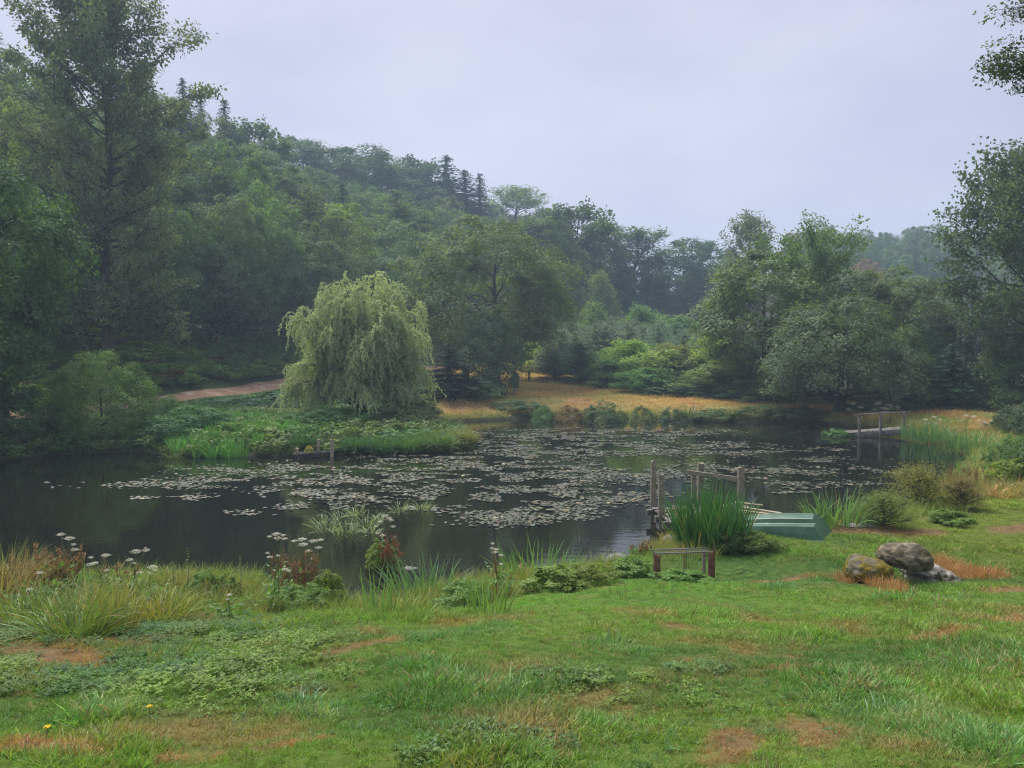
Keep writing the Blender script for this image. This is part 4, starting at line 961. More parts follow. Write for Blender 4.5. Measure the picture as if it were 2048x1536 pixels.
# ---- weeping willow
def willow():
    rng = np.random.default_rng(260); d = 36.0; p_ = at(722, d); H = CAM_H + (720 - 538) / F * d - p_[2]; R = 3.3
    o = thing('willow_tree', 'pale green weeping willow on the grassy point', 'tree', p_)
    tm = MB(); m = MB()
    tm.tube([(0, 0, -0.3), (0.05, 0, 0.5), (0, 0.05, 1.3), (-0.1, 0, 2.2)], [0.36, 0.27, 0.24, 0.18], 9)
    heads = []
    NL = 130
    for i in range(NL):
        a = i * 2.4 + rng.normal(0, 0.3); t_ = (i + 0.5) / NL; rad = R * 0.86 * max(0.05, 1 - abs((t_ - 0.25) / 0.78) ** 2.4) ** 0.5 * rng.uniform(0.55, 1.05); hz = H * (0.15 + 0.80 * t_) * rng.uniform(0.93, 1.03)
        lob = 1 + 0.14 * math.cos(3 * a + 1.0) + 0.1 * math.cos(5 * a)
        e = np.array([math.cos(a) * rad * lob, math.sin(a) * rad * lob, hz]); b = np.array([0, 0, rng.uniform(0.5, 1.0) * min(2.1, 0.7 * hz)])
        tt = np.linspace(0, 1, 8)[:, None]; P = b * (1 - tt) + e * tt; P[:, 2] += np.sin(tt[:, 0] * PI) * 0.6 * (1 - 0.4 * t_); P[1:-1] += rng.normal(0, 0.06, (6, 3))
        tm.tube(P, np.linspace(0.08, 0.012, 8), 5); heads.append(P)
    B = []; D = []; L_ = []; CT = []
    for P in heads:
        ct = rng.uniform(0, 1)
        k = 32; u = rng.uniform(3.5, 7.0, k); c = np.stack([np.interp(u, np.arange(8), P[:, q]) for q in range(3)], 1)
        od = unit(P[-1] * np.array([1, 1, 0]) + 1e-6)
        dd = od * rng.uniform(0.2, 1.2, (k, 1)) + rng.normal(0, 0.45, (k, 3)) + np.array([0, 0, 0.75])
        B.append(c); D.append(dd); L_.append(rng.uniform(0.5, 1.6, k) * (0.75 + 0.5 * (c[:, 2] / H))); CT.append(np.full(k, ct))
    B = np.vstack(B); D = unit(np.vstack(D)); L_ = np.concatenate(L_); CT = np.concatenate(CT); n = len(B)
    S = 22; p = B.copy(); dd = D.copy(); sw = rng.normal(0, 0.05, (n, 3))
    for s_ in range(S):
        f = s_ / S
        dd = unit(dd + np.array([0, 0, -0.235]) + sw + rng.normal(0, 0.06, (n, 3))); step = (L_ / S)[:, None]
        p = p + dd * step
        ok = p[:, 2] > 0.25
        for q in range(2):
            al = dd * 0.75 + rng.normal(0, 0.5, (n, 3)) + np.array([0, 0, -0.25]); nn = rdir(rng, n) + np.array([0, 0, 0.5])
            tint = np.clip(0.45 * CT + 0.55 * rng.uniform(0, 1, n), 0, 1)
            m.leaves(p[ok], nn[ok], al[ok], (0.15 * rng.uniform(0.7, 1.25, n))[ok], 0.042, tint[ok], fold=0.1)
    tm.build('trunk', M_BARK, o, True); m.build('crown', M_LEAF, o, color=(0.25, 0.30, 0.175))
willow()
# ---- bank shrubs and plantation
BG = 'young pines of the plantation'
SH = [('near_bush', 'rounded green shrub on the left bank beside the near oak', 205, 705, 31, 235, (0.066, 0.112, 0.024), 'bush'),
      ('bush1', 'dark shrub at the water under the left edge of the near oak', 20, 790, 29, 150, (0.04, 0.08, 0.025), 'bush'),
      ('bush2', 'dark leafy shrub on the left bank between reeds and track', 390, 812, 31, 130, (0.045, 0.095, 0.03), 'bush'),
      ('bush3', 'dark green fern covered mound below the track', 560, 782, 41, 200, (0.035, 0.08, 0.032), 'bush'),
      ('bush0', 'small shrub on the bank where the track meets the left shrub', 330, 790, 33, 90, (0.07, 0.12, 0.03), 'bush'),
      ('bush1', 'leafy green bush at the foot of the willow left of its trunk', 660, 815, 33.5, 140, (0.05, 0.11, 0.035), 'bush'),
      ('bush2', 'grey green sallow bush at the foot of the willow right of its trunk', 815, 795, 35, 130, (0.085, 0.12, 0.05), 'bush'),
      ('bush3', 'dark bush low at the shore under the central oak', 950, 755, 50, 105, (0.045, 0.085, 0.03), 'bush'),
      ('bush0', 'spreading dark shrub at the waterline right of the central oak', 1035, 806, 47.5, 100, (0.05, 0.085, 0.032), 'bush'),
      ('sapling0', 'small bright yellow green tree at the top of the meadow', 1062, 685, 72, 56, (0.16, 0.21, 0.04), 'tree'),
      ('sapling2', 'green alder standing above the left end of the blue pines', 1186, 608, 84, 90, (0.085, 0.135, 0.035), 'tree'),
      ('sapling1', 'green alder standing above the middle of the blue pines', 1280, 612, 84, 100, (0.075, 0.125, 0.04), 'tree'),
      ('sapling0', 'green alder standing above the right end of the blue pines', 1370, 632, 80, 90, (0.075, 0.13, 0.04), 'tree'),
      ('pine0', 'dark blue green pine with a bare stem at the front of the meadow', 1161, 684, 62, 74, (0.05, 0.085, 0.06), 'tree'),
      ('pine1', 'low dark pine left of the bare stemmed pine', 1110, 700, 65, 66, (0.055, 0.09, 0.055), 'tree'),
      ('sapling1', 'yellow green young tree right behind the bare stemmed pine', 1262, 680, 60, 110, (0.125, 0.175, 0.035), 'tree'),
      ('sapling2', 'dark green young tree in front of the plantation, left of the pale shrubs', 1215, 720, 59, 95, (0.055, 0.11, 0.035), 'tree'),
      ('sapling0', 'pale yellow green shrub in the middle of the plantation front', 1345, 700, 57, 120, (0.12, 0.16, 0.045), 'shrub'),
      ('sapling1', 'dark green shrub low in front of the plantation', 1300, 735, 55, 110, (0.06, 0.115, 0.04), 'shrub'),
      ('sapling2', 'bright green young tree at the right end of the plantation', 1425, 668, 58, 110, (0.115, 0.18, 0.04), 'tree'),
      ('sapling0', 'grey green shrub at the right of the plantation front', 1420, 730, 53, 120, (0.09, 0.135, 0.05), 'shrub'),
      ('sapling1', 'dull green shrub beside the left shoulder of the footbridge oak', 1500, 735, 51, 110, (0.06, 0.105, 0.04), 'shrub'),
      ('sapling2', 'small pale shrub at the corner of plantation and footbridge oaks', 1530, 750, 49, 80, (0.095, 0.13, 0.05), 'shrub'),
      ('bush2', 'low dark thicket along the meadow edge before the plantation', 1365, 762, 54, 130, (0.04, 0.075, 0.032), 'shrub'),
      ('bush0', 'low dark thicket at the meadow edge left of the footbridge oaks', 1470, 775, 51, 120, (0.04, 0.075, 0.035), 'shrub')]
T0['near_bush'] = (broad(270, 3.2, 2.1, 'bush', 90, 0.5, 17, 20, 0.09, 0.055, t0=0.04, r0=0.06, irr=0.18, inner=0.55, dome=0.6, flat=0.9), 3.2, 2.1)
for k_, lb_, px, yt, d, wp, cl, ct in SH: tree_px(k_, {'tree': 'young_tree', 'bush': 'bush', 'shrub': 'shrub'}[ct], lb_, ct, px, yt, d, wp * (1.15 if k_ != 'near_bush' else 0.95), np.array(cl) * (1.5 if d > 48 and yt > 660 else 1.25))
r_ = np.random.default_rng(12)
for i in range(22):
    px = 1195 + i * 16.5 + r_.uniform(-10, 10); yt = np.interp(px, [1195, 1300, 1420, 1560], [700, 690, 685, 715]) + r_.uniform(-8, 26); cl = [(0.15, 0.20, 0.055), (0.12, 0.18, 0.05), (0.17, 0.20, 0.06), (0.09, 0.15, 0.05)][i % 4]
    tree_px(f'sapling{i % 3}', 'young_tree', 'pale green young tree in the thicket between meadow and footbridge oaks', 'tree', px, yt, np.interp(px, [1195, 1560], [63, 52]) + r_.uniform(-1.5, 3), r_.uniform(60, 95), cl, 'pale young trees of the thicket behind the meadow')
r_ = np.random.default_rng(13)
for i in range(26):
    px = 1090 + i * 13 + r_.uniform(-8, 8); yt = np.interp(px, [1090, 1150, 1250, 1330, 1420], [648, 640, 632, 640, 660]) + r_.uniform(-6, 14) + (14 if i % 2 else 0)
    tree_px(['pine0', 'pine1', 'pine2'][i % 3], 'pine_tree', 'blue green young pine in the close row behind the meadow', 'tree', px, yt, 74 - (5 if i % 2 else 0) + r_.uniform(-2, 2), r_.uniform(44, 62), 'pine', BG)
# brambles and shrubs along the far shoreline
r_ = np.random.default_rng(14)
LBL = ['low bramble bush on the far shore nearest the central oak', 'rusty tinged bramble on the far shore, second from the central oak', 'dark bramble mound on the far shore in front of the bare stemmed pine',
       'green bramble clump on the far shore with tawny grass beside it', 'low dark bush on the far shore straight below the plantation middle', 'low green weed clump on the far shore before the footbridge oaks',
       'dark bush on the far shore left of the thick trunk', 'round dark bush on the far shore touching the thick trunk', 'dark weed clump on the far bank behind the footbridge', 'low green bush behind the right end of the footbridge']
for i, (px, yt, w_, cl) in enumerate([(1090, 812, 70, (0.07, 0.12, 0.04)), (1140, 812, 80, (0.13, 0.11, 0.04)), (1205, 803, 100, (0.06, 0.095, 0.035)), (1285, 812, 70, (0.10, 0.125, 0.04)), (1345, 815, 80, (0.05, 0.085, 0.03)),
                                  (1430, 818, 90, (0.08, 0.12, 0.035)), (1535, 818, 100, (0.055, 0.09, 0.03)), (1605, 812, 90, (0.04, 0.065, 0.025)), (1725, 835, 90, (0.04, 0.075, 0.03)), (1785, 830, 90, (0.06, 0.10, 0.035))]):
    q = on_water(px, 845 if px < 1600 else 848); d = q[1] + 0.9
    tree_px(f'bush{i % 4}', 'bramble_bush', LBL[i], 'bush', px, yt, d, w_, cl)
for px, yt, d, wp, cl, lb_ in [(2035, 872, 21, 90, (0.07, 0.12, 0.03), 'green bush at the right picture edge above the lawn'), (2075, 880, 19, 110, (0.06, 0.115, 0.028), 'leafy bush cut by the right picture edge beside the lawn'),
                               (2025, 812, 33, 80, (0.05, 0.09, 0.03), 'green bush behind the reeds at the right end of the far bank'), (2085, 790, 31, 110, (0.045, 0.09, 0.03), 'dark bush behind the reeds at the right picture edge')]:
    tree_px('bush1', 'bush', lb_, 'bush', px, yt, d, wp, cl)

# ---------------------------------------------------------------- reeds, irises, sedges
def blade_plant(name, label, cat, loc, n, h, spread, wd, colr, lean=0.25, bendk=0.5, seed=0, k=5, group=None, dry=0.0, hv=0.3, droop=0.5, sx=1.0, sy=1.0, rz=0.0):
    rng = np.random.default_rng(seed); m = MB()
    a = rng.uniform(0, 2 * PI, n); r = spread * np.sqrt(rng.uniform(0, 1, n))
    base = np.stack([r * np.cos(a) * sx, r * np.sin(a) * sy, np.full(n, -0.05)], 1)
    a2 = a + rng.normal(0, 0.7, n); ln = np.abs(rng.normal(lean, lean * 0.6, n)) * (0.4 + 0.8 * r / spread)
    d = np.stack([np.cos(a2) * ln, np.sin(a2) * ln, np.ones(n)], 1)
    bd = np.abs(rng.normal(0.6, 0.4, n)) * bendk * (0.4 + r / spread); bl = rng.uniform(0, 1, n) < 0.12; bd[bl] *= 2.2
    bend = np.stack([np.cos(a2) * bd, np.sin(a2) * bd, -droop * bd], 1)
    ln_ = h * rng.uniform(1 - hv, 1 + hv * 0.4, n) * (1.05 - 0.25 * r / spread)
    wds = wd * rng.uniform(0.7, 1.25, n); tint = rng.uniform(0.15, 0.85, n)
    dr = rng.uniform(0, 1, n) < dry
    o = thing(name, label, cat, loc, rz, group=group)
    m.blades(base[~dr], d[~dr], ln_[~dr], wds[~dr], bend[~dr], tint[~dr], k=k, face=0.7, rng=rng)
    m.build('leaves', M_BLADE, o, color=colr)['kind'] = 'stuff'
    if dr.any():
        m2 = MB(); m2.blades(base[dr], d[dr] + np.array([0, 0, -0.3]), ln_[dr] * 0.9, wds[dr], bend[dr] * 1.5, tint[dr], k=k, face=0.7, rng=rng)
        q = m2.build('dry_leaves', M_BLADE, o, color=(0.24, 0.16, 0.07)); q['label'] = 'brown withered leaves'; q['kind'] = 'stuff'
    return o
def wpt(px, py, z=0.0):
    q = on_water(px, py); return (q[0], q[1], z)
def gp(px, py): return tuple(on_ground(px, py))
IR = (0.055, 0.135, 0.038); IRP = (0.10, 0.185, 0.06); SEDGE = (0.095, 0.155, 0.035)
blade_plant('iris_clump', 'big dark green iris clump in front of the near jetty', 'iris plant', gp(1422, 1090), 520, 1.15, 0.5, 0.026, (0.04, 0.11, 0.03), lean=0.16, bendk=0.28, seed=1, dry=0.05, sx=1.15, hv=0.35)
blade_plant('iris_clump', 'iris clump with bent pale leaves between the upturned boat and the tawny bushes', 'iris plant', gp(1675, 1052), 170, 0.82, 0.5, 0.022, IRP, lean=0.25, bendk=0.8, seed=2, dry=0.04, sx=1.2, sy=0.7)
blade_plant('iris_clump', 'iris clump with wide leaning leaves left of the lone white umbel', 'iris plant', gp(850, 1205), 105, 0.82, 0.3, 0.022, (0.085, 0.17, 0.055), lean=0.42, bendk=0.5, seed=3, dry=0.06, sx=1.5)
blade_plant('iris_clump', 'upright iris clump right of the lone white umbel', 'iris plant', gp(1070, 1160), 90, 0.78, 0.38, 0.02, (0.10, 0.2, 0.05), lean=0.3, bendk=0.35, seed=4, dry=0.06, sx=1.5)
blade_plant('iris_clump', 'small thin iris tuft at the bank foot below the lone white umbel', 'iris plant', gp(975, 1225), 40, 0.55, 0.2, 0.016, (0.12, 0.21, 0.05), lean=0.22, bendk=0.3, seed=5)
blade_plant('iris_clump', 'few tall iris blades standing at the small inlet of the bank', 'iris plant', gp(757, 1232), 22, 0.62, 0.16, 0.016, (0.10, 0.2, 0.05), lean=0.15, bendk=0.3, seed=6)
blade_plant('iris_clump', 'short iris fan among the white umbels at the left shore', 'iris plant', gp(158, 1175), 26, 0.42, 0.1, 0.016, (0.08, 0.2, 0.05), lean=0.2, bendk=0.2, seed=7)
blade_plant('iris_clump', 'yellowing iris blades inside the brown dock on the left bank', 'iris plant', gp(610, 1190), 18, 0.72, 0.16, 0.02, (0.22, 0.22, 0.05), lean=0.12, bendk=0.2, seed=8)
blade_plant('iris_clump', 'loose iris tuft at the water between upright iris and wire cage', 'iris plant', gp(1195, 1145), 40, 0.5, 0.28, 0.014, (0.12, 0.16, 0.05), lean=0.35, bendk=0.7, seed=9, dry=0.25)
blade_plant('grass_tussock', 'rusty orange grass tussock between the big iris clump and the wire cage', 'grass tuft', gp(1385, 1108), 260, 0.24, 0.34, 0.006, (0.30, 0.19, 0.05), lean=0.35, bendk=0.6, seed=10, sx=1.3, sy=0.6)
blade_plant('grass_tussock', 'green bank tussock below the left foot of the near jetty', 'grass tuft', gp(1300, 1110), 150, 0.26, 0.3, 0.007, (0.10, 0.17, 0.045), lean=0.35, bendk=0.7, seed=11, dry=0.2)
# far reeds
for px, py, d, n, h, sp, cl, lb_ in [(1850, 884, 32, 210, 1.15, 0.95, (0.085, 0.17, 0.055), 'green reed clump right against the end of the footbridge'), (1935, 905, 28.5, 190, 1.05, 0.85, (0.095, 0.185, 0.055), 'green reed clump on the right bank, nearer of the two past the footbridge'),
                                     (1380, 842, 45, 70, 1.1, 0.5, (0.06, 0.12, 0.05), 'small dark reed tuft on the far shore below the pines'), (1080, 838, 46, 80, 0.8, 0.6, (0.09, 0.17, 0.05), 'bright reed tuft on the far shore right of the central oak')]:
    q = on_water(px, py); blade_plant('reed_clump', lb_, 'reed', (q[0], q[1], 0.1), n, h, sp, 0.03, cl, lean=0.22, bendk=0.6, seed=px)
TS = 'sedge tussocks along the grassy point'
TL = ['dark sedge tussock left of the small platform', 'sedge tussock just right of the small platform posts', 'sedge tussock below the willow trunk, second right of the small platform', 'broad sedge tussock in the middle of the grassy point', 'green sedge tussock near the outer end of the grassy point', 'golden sedge tussock at the very tip of the grassy point', 'sedge tussock behind the tip of the grassy point', 'tall sedge behind the middle of the grassy point', 'dull sedge tussock on the bank above the platform']
for i, (px, py, h, sp, cl) in enumerate([(605, 910, 0.8, 0.5, (0.05, 0.11, 0.035)), (712, 909, 0.8, 0.55, (0.055, 0.12, 0.04)), (765, 908, 0.8, 0.6, (0.06, 0.125, 0.04)), (818, 907, 0.85, 0.65, (0.075, 0.14, 0.04)), (872, 905, 0.85, 0.65, (0.09, 0.15, 0.04)), (922, 897, 0.85, 0.6, (0.16, 0.16, 0.045)), (890, 878, 0.9, 0.6, (0.10, 0.15, 0.045)), (845, 872, 1.0, 0.6, (0.085, 0.135, 0.045)), (560, 885, 0.7, 0.55, (0.07, 0.115, 0.035))]):
    q = on_water(px, py); blade_plant('sedge_tussock', TL[i], 'sedge', (q[0], q[1] + 0.15, max(tz(q[0], q[1] + 0.15), 0.02)), 620, h * 1.1, sp * 0.75, 0.026, cl, lean=0.5, bendk=1.15, seed=300 + i, k=5, group=TS, droop=0.8)
# bright reed bed
r_ = np.random.default_rng(33)
P = []
for i in range(900):
    px = r_.uniform(345, 600); py = r_.uniform(872, 918)
    if py < np.interp(px, [345, 420, 600], [895, 876, 872]) or py > np.interp(px, [345, 470, 530, 600], [915, 918, 905, 892]): continue
    q = on_water(px, py); P.append((q[0], q[1], max(tz(q[0], q[1]), 0.0)))
P = np.array(P); n = len(P); rng = np.random.default_rng(34)
scatter('reed_bed', P, np.stack([rng.normal(0, .1, n), rng.normal(0, .1, n), rng.uniform(0, 6.28, n)], 1), rng.uniform(0.6, 1.15, n), np.array([0.085, 0.22, 0.04]) * rng.uniform(0.7, 1.3, (n, 1)), [grass_clump(s_, 12, 0.5, 0.12, 0.022, lean=0.25, k=3, bendk=0.7) for s_ in range(90, 93)], rng)
# reeds standing dark under the left shrub
for i, (px, py) in enumerate([(120, 905), (190, 906), (260, 903), (300, 900)]):
    q = on_water(px, py); blade_plant('reed_clump', 'dark reeds standing in the water under the left bank shrub', 'reed', (q[0], q[1] + 0.1, 0.05), 150, 0.6, 0.55, 0.016, (0.05, 0.11, 0.035), lean=0.2, bendk=0.5, seed=400 + i, group='dark reeds under the left bank shrub')
# floating sweet-grass
r_ = np.random.default_rng(35)
for i, (px, py, s_) in enumerate([(655, 1062, 1.0), (690, 1066, 1.1), (735, 1050, 1.0), (668, 1036, 0.9), (712, 1028, 0.9), (640, 1050, 0.8), (760, 1040, 0.7), (800, 1022, 0.8), (845, 1018, 0.8), (740, 1066, 0.7)]):
    q = on_water(px, py); blade_plant('water_grass', 'pale arching grass clump floating on the pond past the umbels', 'water plant', (q[0], q[1], 0.01), 44, 0.48 * s_, 0.24 * s_, 0.013, (0.19, 0.25, 0.13), lean=0.9, bendk=1.5, seed=420 + i, group='floating grass clumps in the open water', droop=0.9, k=6)
# left foreground sedges
for i, (px, py, n, h, sp, wd, cl, lb_, ln_, bk) in enumerate([
    (15, 1185, 260, 0.85, 0.28, 0.008, (0.15, 0.17, 0.045), 'tall arching sedge at the left picture edge', 0.3, 1.0),
    (150, 1275, 330, 0.62, 0.2, 0.008, (0.105, 0.165, 0.03), 'large green sedge tussock below the left white umbels', 0.75, 1.1),
    (235, 1262, 170, 0.66, 0.13, 0.007, (0.20, 0.19, 0.065), 'straw coloured upright grass tussock beside the large green tussock', 0.22, 0.6),
    (320, 1238, 260, 0.5, 0.22, 0.007, (0.19, 0.195, 0.035), 'yellow green sedge swept to the right on the left bank', 0.7, 1.0),
    (60, 1240, 200, 0.55, 0.25, 0.008, (0.11, 0.16, 0.035), 'green sedge between left picture edge and large tussock', 0.6, 1.0),
    (520, 1225, 170, 0.36, 0.24, 0.006, (0.17, 0.18, 0.05), 'dry olive grass tussock left of the brown dock', 0.5, 0.9),
    (730, 1215, 150, 0.36, 0.22, 0.007, (0.14, 0.2, 0.04), 'fresh grass tussock beside the small inlet', 0.4, 0.7)]):
    blade_plant('sedge_tussock', lb_, 'sedge', gp(px, py), n, h, sp, wd, cl, lean=ln_, bendk=bk, seed=440 + i, dry=0.12, droop=0.7)
for i, (px, py, n, h, sp, cl, lb_) in enumerate([(-20, 1215, 260, 0.8, 0.3, (0.24, 0.2, 0.075), 'tall tan grass cut by the left picture edge'), (55, 1195, 220, 0.62, 0.26, (0.22, 0.17, 0.06), 'tan grass standing in the rusty dock at the far left'), (180, 1205, 200, 0.42, 0.25, (0.16, 0.18, 0.05), 'olive grass under the cream umbels of the left group'),
     (350, 1215, 220, 0.36, 0.28, (0.13, 0.18, 0.04), 'green grass fringe below the slender leafy spikes'), (430, 1215, 200, 0.34, 0.25, (0.15, 0.18, 0.05), 'straw green grass fringe between nettles and dry olive tussock'), (560, 1210, 200, 0.42, 0.24, (0.2, 0.165, 0.06), 'tan grass at the left foot of the brown dock'),
     (690, 1225, 180, 0.32, 0.22, (0.15, 0.2, 0.045), 'green grass between the dark round bush and the inlet'), (800, 1235, 180, 0.3, 0.25, (0.14, 0.21, 0.045), 'fresh grass fringe right of the small inlet'), (915, 1205, 180, 0.42, 0.25, (0.11, 0.19, 0.05), 'green sedge between the two near iris clumps'), (1010, 1195, 190, 0.36, 0.25, (0.17, 0.16, 0.06), 'brownish grass at the foot of the lone white umbel'),
     (1140, 1165, 190, 0.38, 0.28, (0.12, 0.19, 0.05), 'green sedge right of the upright iris clump'), (1230, 1140, 170, 0.3, 0.25, (0.14, 0.18, 0.05), 'olive grass at the shore left of the wire cage'), (1810, 1045, 200, 0.35, 0.35, (0.17, 0.18, 0.05), 'olive grass in front of the tawny twiggy bush'), (1890, 1000, 220, 0.5, 0.4, (0.2, 0.19, 0.06), 'straw grass between the two twiggy bushes'), (1990, 985, 220, 0.5, 0.4, (0.16, 0.18, 0.05), 'rank grass at the right end of the near shore')]):
    blade_plant('grass_tussock', lb_, 'grass tuft', gp(px, py), n, h, sp, 0.0075, cl, lean=0.4, bendk=0.85, seed=800 + i, dry=0.15, droop=0.6, sx=1.3)
# tufts in the lawn
for i, (px, py, n, h, sp, cl, lb_) in enumerate([(600, 1415, 120, 0.15, 0.12, (0.13, 0.23, 0.13), 'dewy pale grass tuft in the lawn left of centre'), (905, 1372, 130, 0.13, 0.14, (0.19, 0.28, 0.17), 'silvery dew covered grass tuft in the middle of the lawn'),
     (830, 1335, 60, 0.15, 0.08, (0.10, 0.2, 0.06), 'dark spreading grass tuft right of the long brown patch'), (1225, 1290, 100, 0.16, 0.14, (0.12, 0.21, 0.08), 'arched grass tuft in the lawn below the wire cage'), (1555, 1180, 110, 0.22, 0.16, (0.07, 0.165, 0.045), 'dark grass tuft left of the mossy boulder'),
     (2000, 1515, 120, 0.22, 0.14, (0.11, 0.22, 0.06), 'long grass tuft in the bottom right corner'), (1760, 1440, 120, 0.16, 0.16, (0.11, 0.21, 0.09), 'lush grass tuft in the lawn below the boulders'), (1690, 1165, 90, 0.25, 0.14, (0.06, 0.14, 0.05), 'dark sedge tuft against the mossy left boulder'),
     (210, 1440, 80, 0.13, 0.12, (0.13, 0.22, 0.12), 'dewy grass tuft in the lawn near the dandelions'), (1620, 1100, 130, 0.12, 0.25, (0.06, 0.15, 0.04), 'weedy tuft growing against the side of the upturned boat'), (1555, 1098, 110, 0.14, 0.2, (0.07, 0.16, 0.04), 'weed tuft at the hull beside the big iris')]):
    blade_plant('grass_tuft', lb_, 'grass tuft', gp(px, py), n, h, sp, 0.006, cl, lean=0.55, bendk=0.9, seed=470 + i, k=4)
for i, (px, py) in enumerate([(1205, 1195), (1235, 1190), (1270, 1188), (1300, 1192), (1330, 1186), (1250, 1200)]):
    blade_plant('rush_tuft', 'short dark rush spikes in the lawn left of the wire cage', 'grass tuft', gp(px, py), 12, 0.17, 0.07, 0.006, (0.07, 0.13, 0.04), lean=0.15, bendk=0.1, seed=490 + i, group='rush spikes left of the wire cage')
# rusty dry grass round the boulders
x0 = [patch(1690, 1162, 1770, 1175, 0.3), patch(1870, 1130, 1900, 1135, 0.3), (gpt(1900, 1150), gpt(1970, 1152), 0.35), patch(1780, 1180, 1790, 1190, 0.2)]
P = view_pts(lambda y: 420, 8.0, 13.0); v = patch_val(P[:, 0], P[:, 1], x0, 1.2); keep = rng.uniform(0, 1, len(P)) < 0 if False else (np.random.default_rng(3).uniform(0, 1, len(P)) < v * 0.8); P = P[keep]; rr = np.random.default_rng(4)
scatter('dry_grass', np.stack([P[:, 0], P[:, 1], terrain(P[:, 0], P[:, 1])], 1), np.stack([rr.normal(0, .2, len(P)), rr.normal(0, .2, len(P)), rr.uniform(0, 6.28, len(P))], 1), rr.uniform(0.6, 1.5, len(P)), np.array([0.27, 0.15, 0.062]) * rr.uniform(0.6, 1.3, (len(P), 1)), [grass_clump(s_, 12, 0.13, 0.05, 0.005, lean=0.4, k=3) for s_ in range(95, 98)], rr)

# ---------------------------------------------------------------- umbels, docks, weeds of the near bank
def umbel_plant(label, base, heads, seed, group=None, stemc=None, scale=1.0, leaf=True, stem_r=0.006):
    """hogweed-like plant: heads are (dx, dz, radius) seen from the front, real depth added"""
    rng = np.random.default_rng(seed); o = thing('hogweed', label, 'wildflower', base, group=group)
    sm = MB(); ztop = max(h[1] for h in heads)
    main = np.array([(0, 0, -0.05), (0.01, 0, ztop * 0.3), (np.mean([h[0] for h in heads]) * 0.5, 0.01, ztop * 0.62)])
    sm.tube(main, [stem_r * 1.3, stem_r * 1.1, stem_r], 6)
    for dx, dz, r in heads:
        dy = rng.normal(0, 0.06); tip = np.array([dx, dy, dz]); z0 = min(ztop * rng.uniform(0.35, 0.62), dz * 0.85)
        b = np.array([np.interp(z0, main[:, 2], main[:, 0]), 0, z0])
        mid = b * 0.45 + tip * 0.55; mid[:2] = b[:2] * 0.4 + tip[:2] * 0.6; mid[2] -= 0.01
        neck = tip - np.array([dx - b[0], dy, 0]) * 0.06 - np.array([0, 0, r * 0.75])
        sm.tube([b, mid, neck], [stem_r * 0.8, stem_r * 0.7, stem_r * 0.55], 5)
        hm = MB(); nr_ = 17
        for q in range(nr_):
            a = q * 2.4; rad = r * math.sqrt((q + 0.5) / nr_); p = tip + np.array([math.cos(a) * rad, math.sin(a) * rad, -0.35 * rad ** 2 / r + rng.normal(0, 0.003)])
            hm.tube([neck, p - np.array([0, 0, 0.003])], 0.0012, 3)
            k = 12; c = p + rng.normal(0, 1, (k, 3)) * np.array([0.13, 0.13, 0.045]) * r
            hm.leaves(c, np.tile([0, 0, 1.0], (k, 1)) + rng.normal(0, 0.4, (k, 3)), rng.normal(0, 1, (k, 3)) * np.array([1, 1, 0.2]), r * 0.15, r * 0.13, 0.6, fold=0.2)
        hm.build('flower_head', M_UMBEL, o)
    sm.build('stem', stemc or M_STEM, o, True)
    if leaf:
        lm = MB(); k = 26; z = rng.uniform(0.08, 0.5, k) * ztop; a = rng.uniform(0, 6.28, k); c = np.stack([np.cos(a) * 0.02, np.sin(a) * 0.02, z], 1)
        al = np.stack([np.cos(a), np.sin(a), rng.normal(0.1, 0.3, k)], 1)
        for q in range(4):
            lm.leaves(c + al * 0.05 * q, np.tile([0, 0, 1.0], (k, 1)) + rng.normal(0, 0.4, (k, 3)), al + rng.normal(0, 0.7, (k, 3)), 0.075, 0.04, rng.uniform(0.2, 0.9, k))
        lm.build('leaves', M_LEAF, o, color=(0.08, 0.15, 0.035))
    return o
def heads_px(base, lst):
    """umbel positions as seen -> offsets in the vertical plane through the plant's base"""
    r = []
    for px, py, rp in lst:
        v = ray(px, py); y = base[1]; r.append((v[0] * y - base[0], CAM_H + v[2] * y - base[2], 0.72 * rp / F * y))
    return r
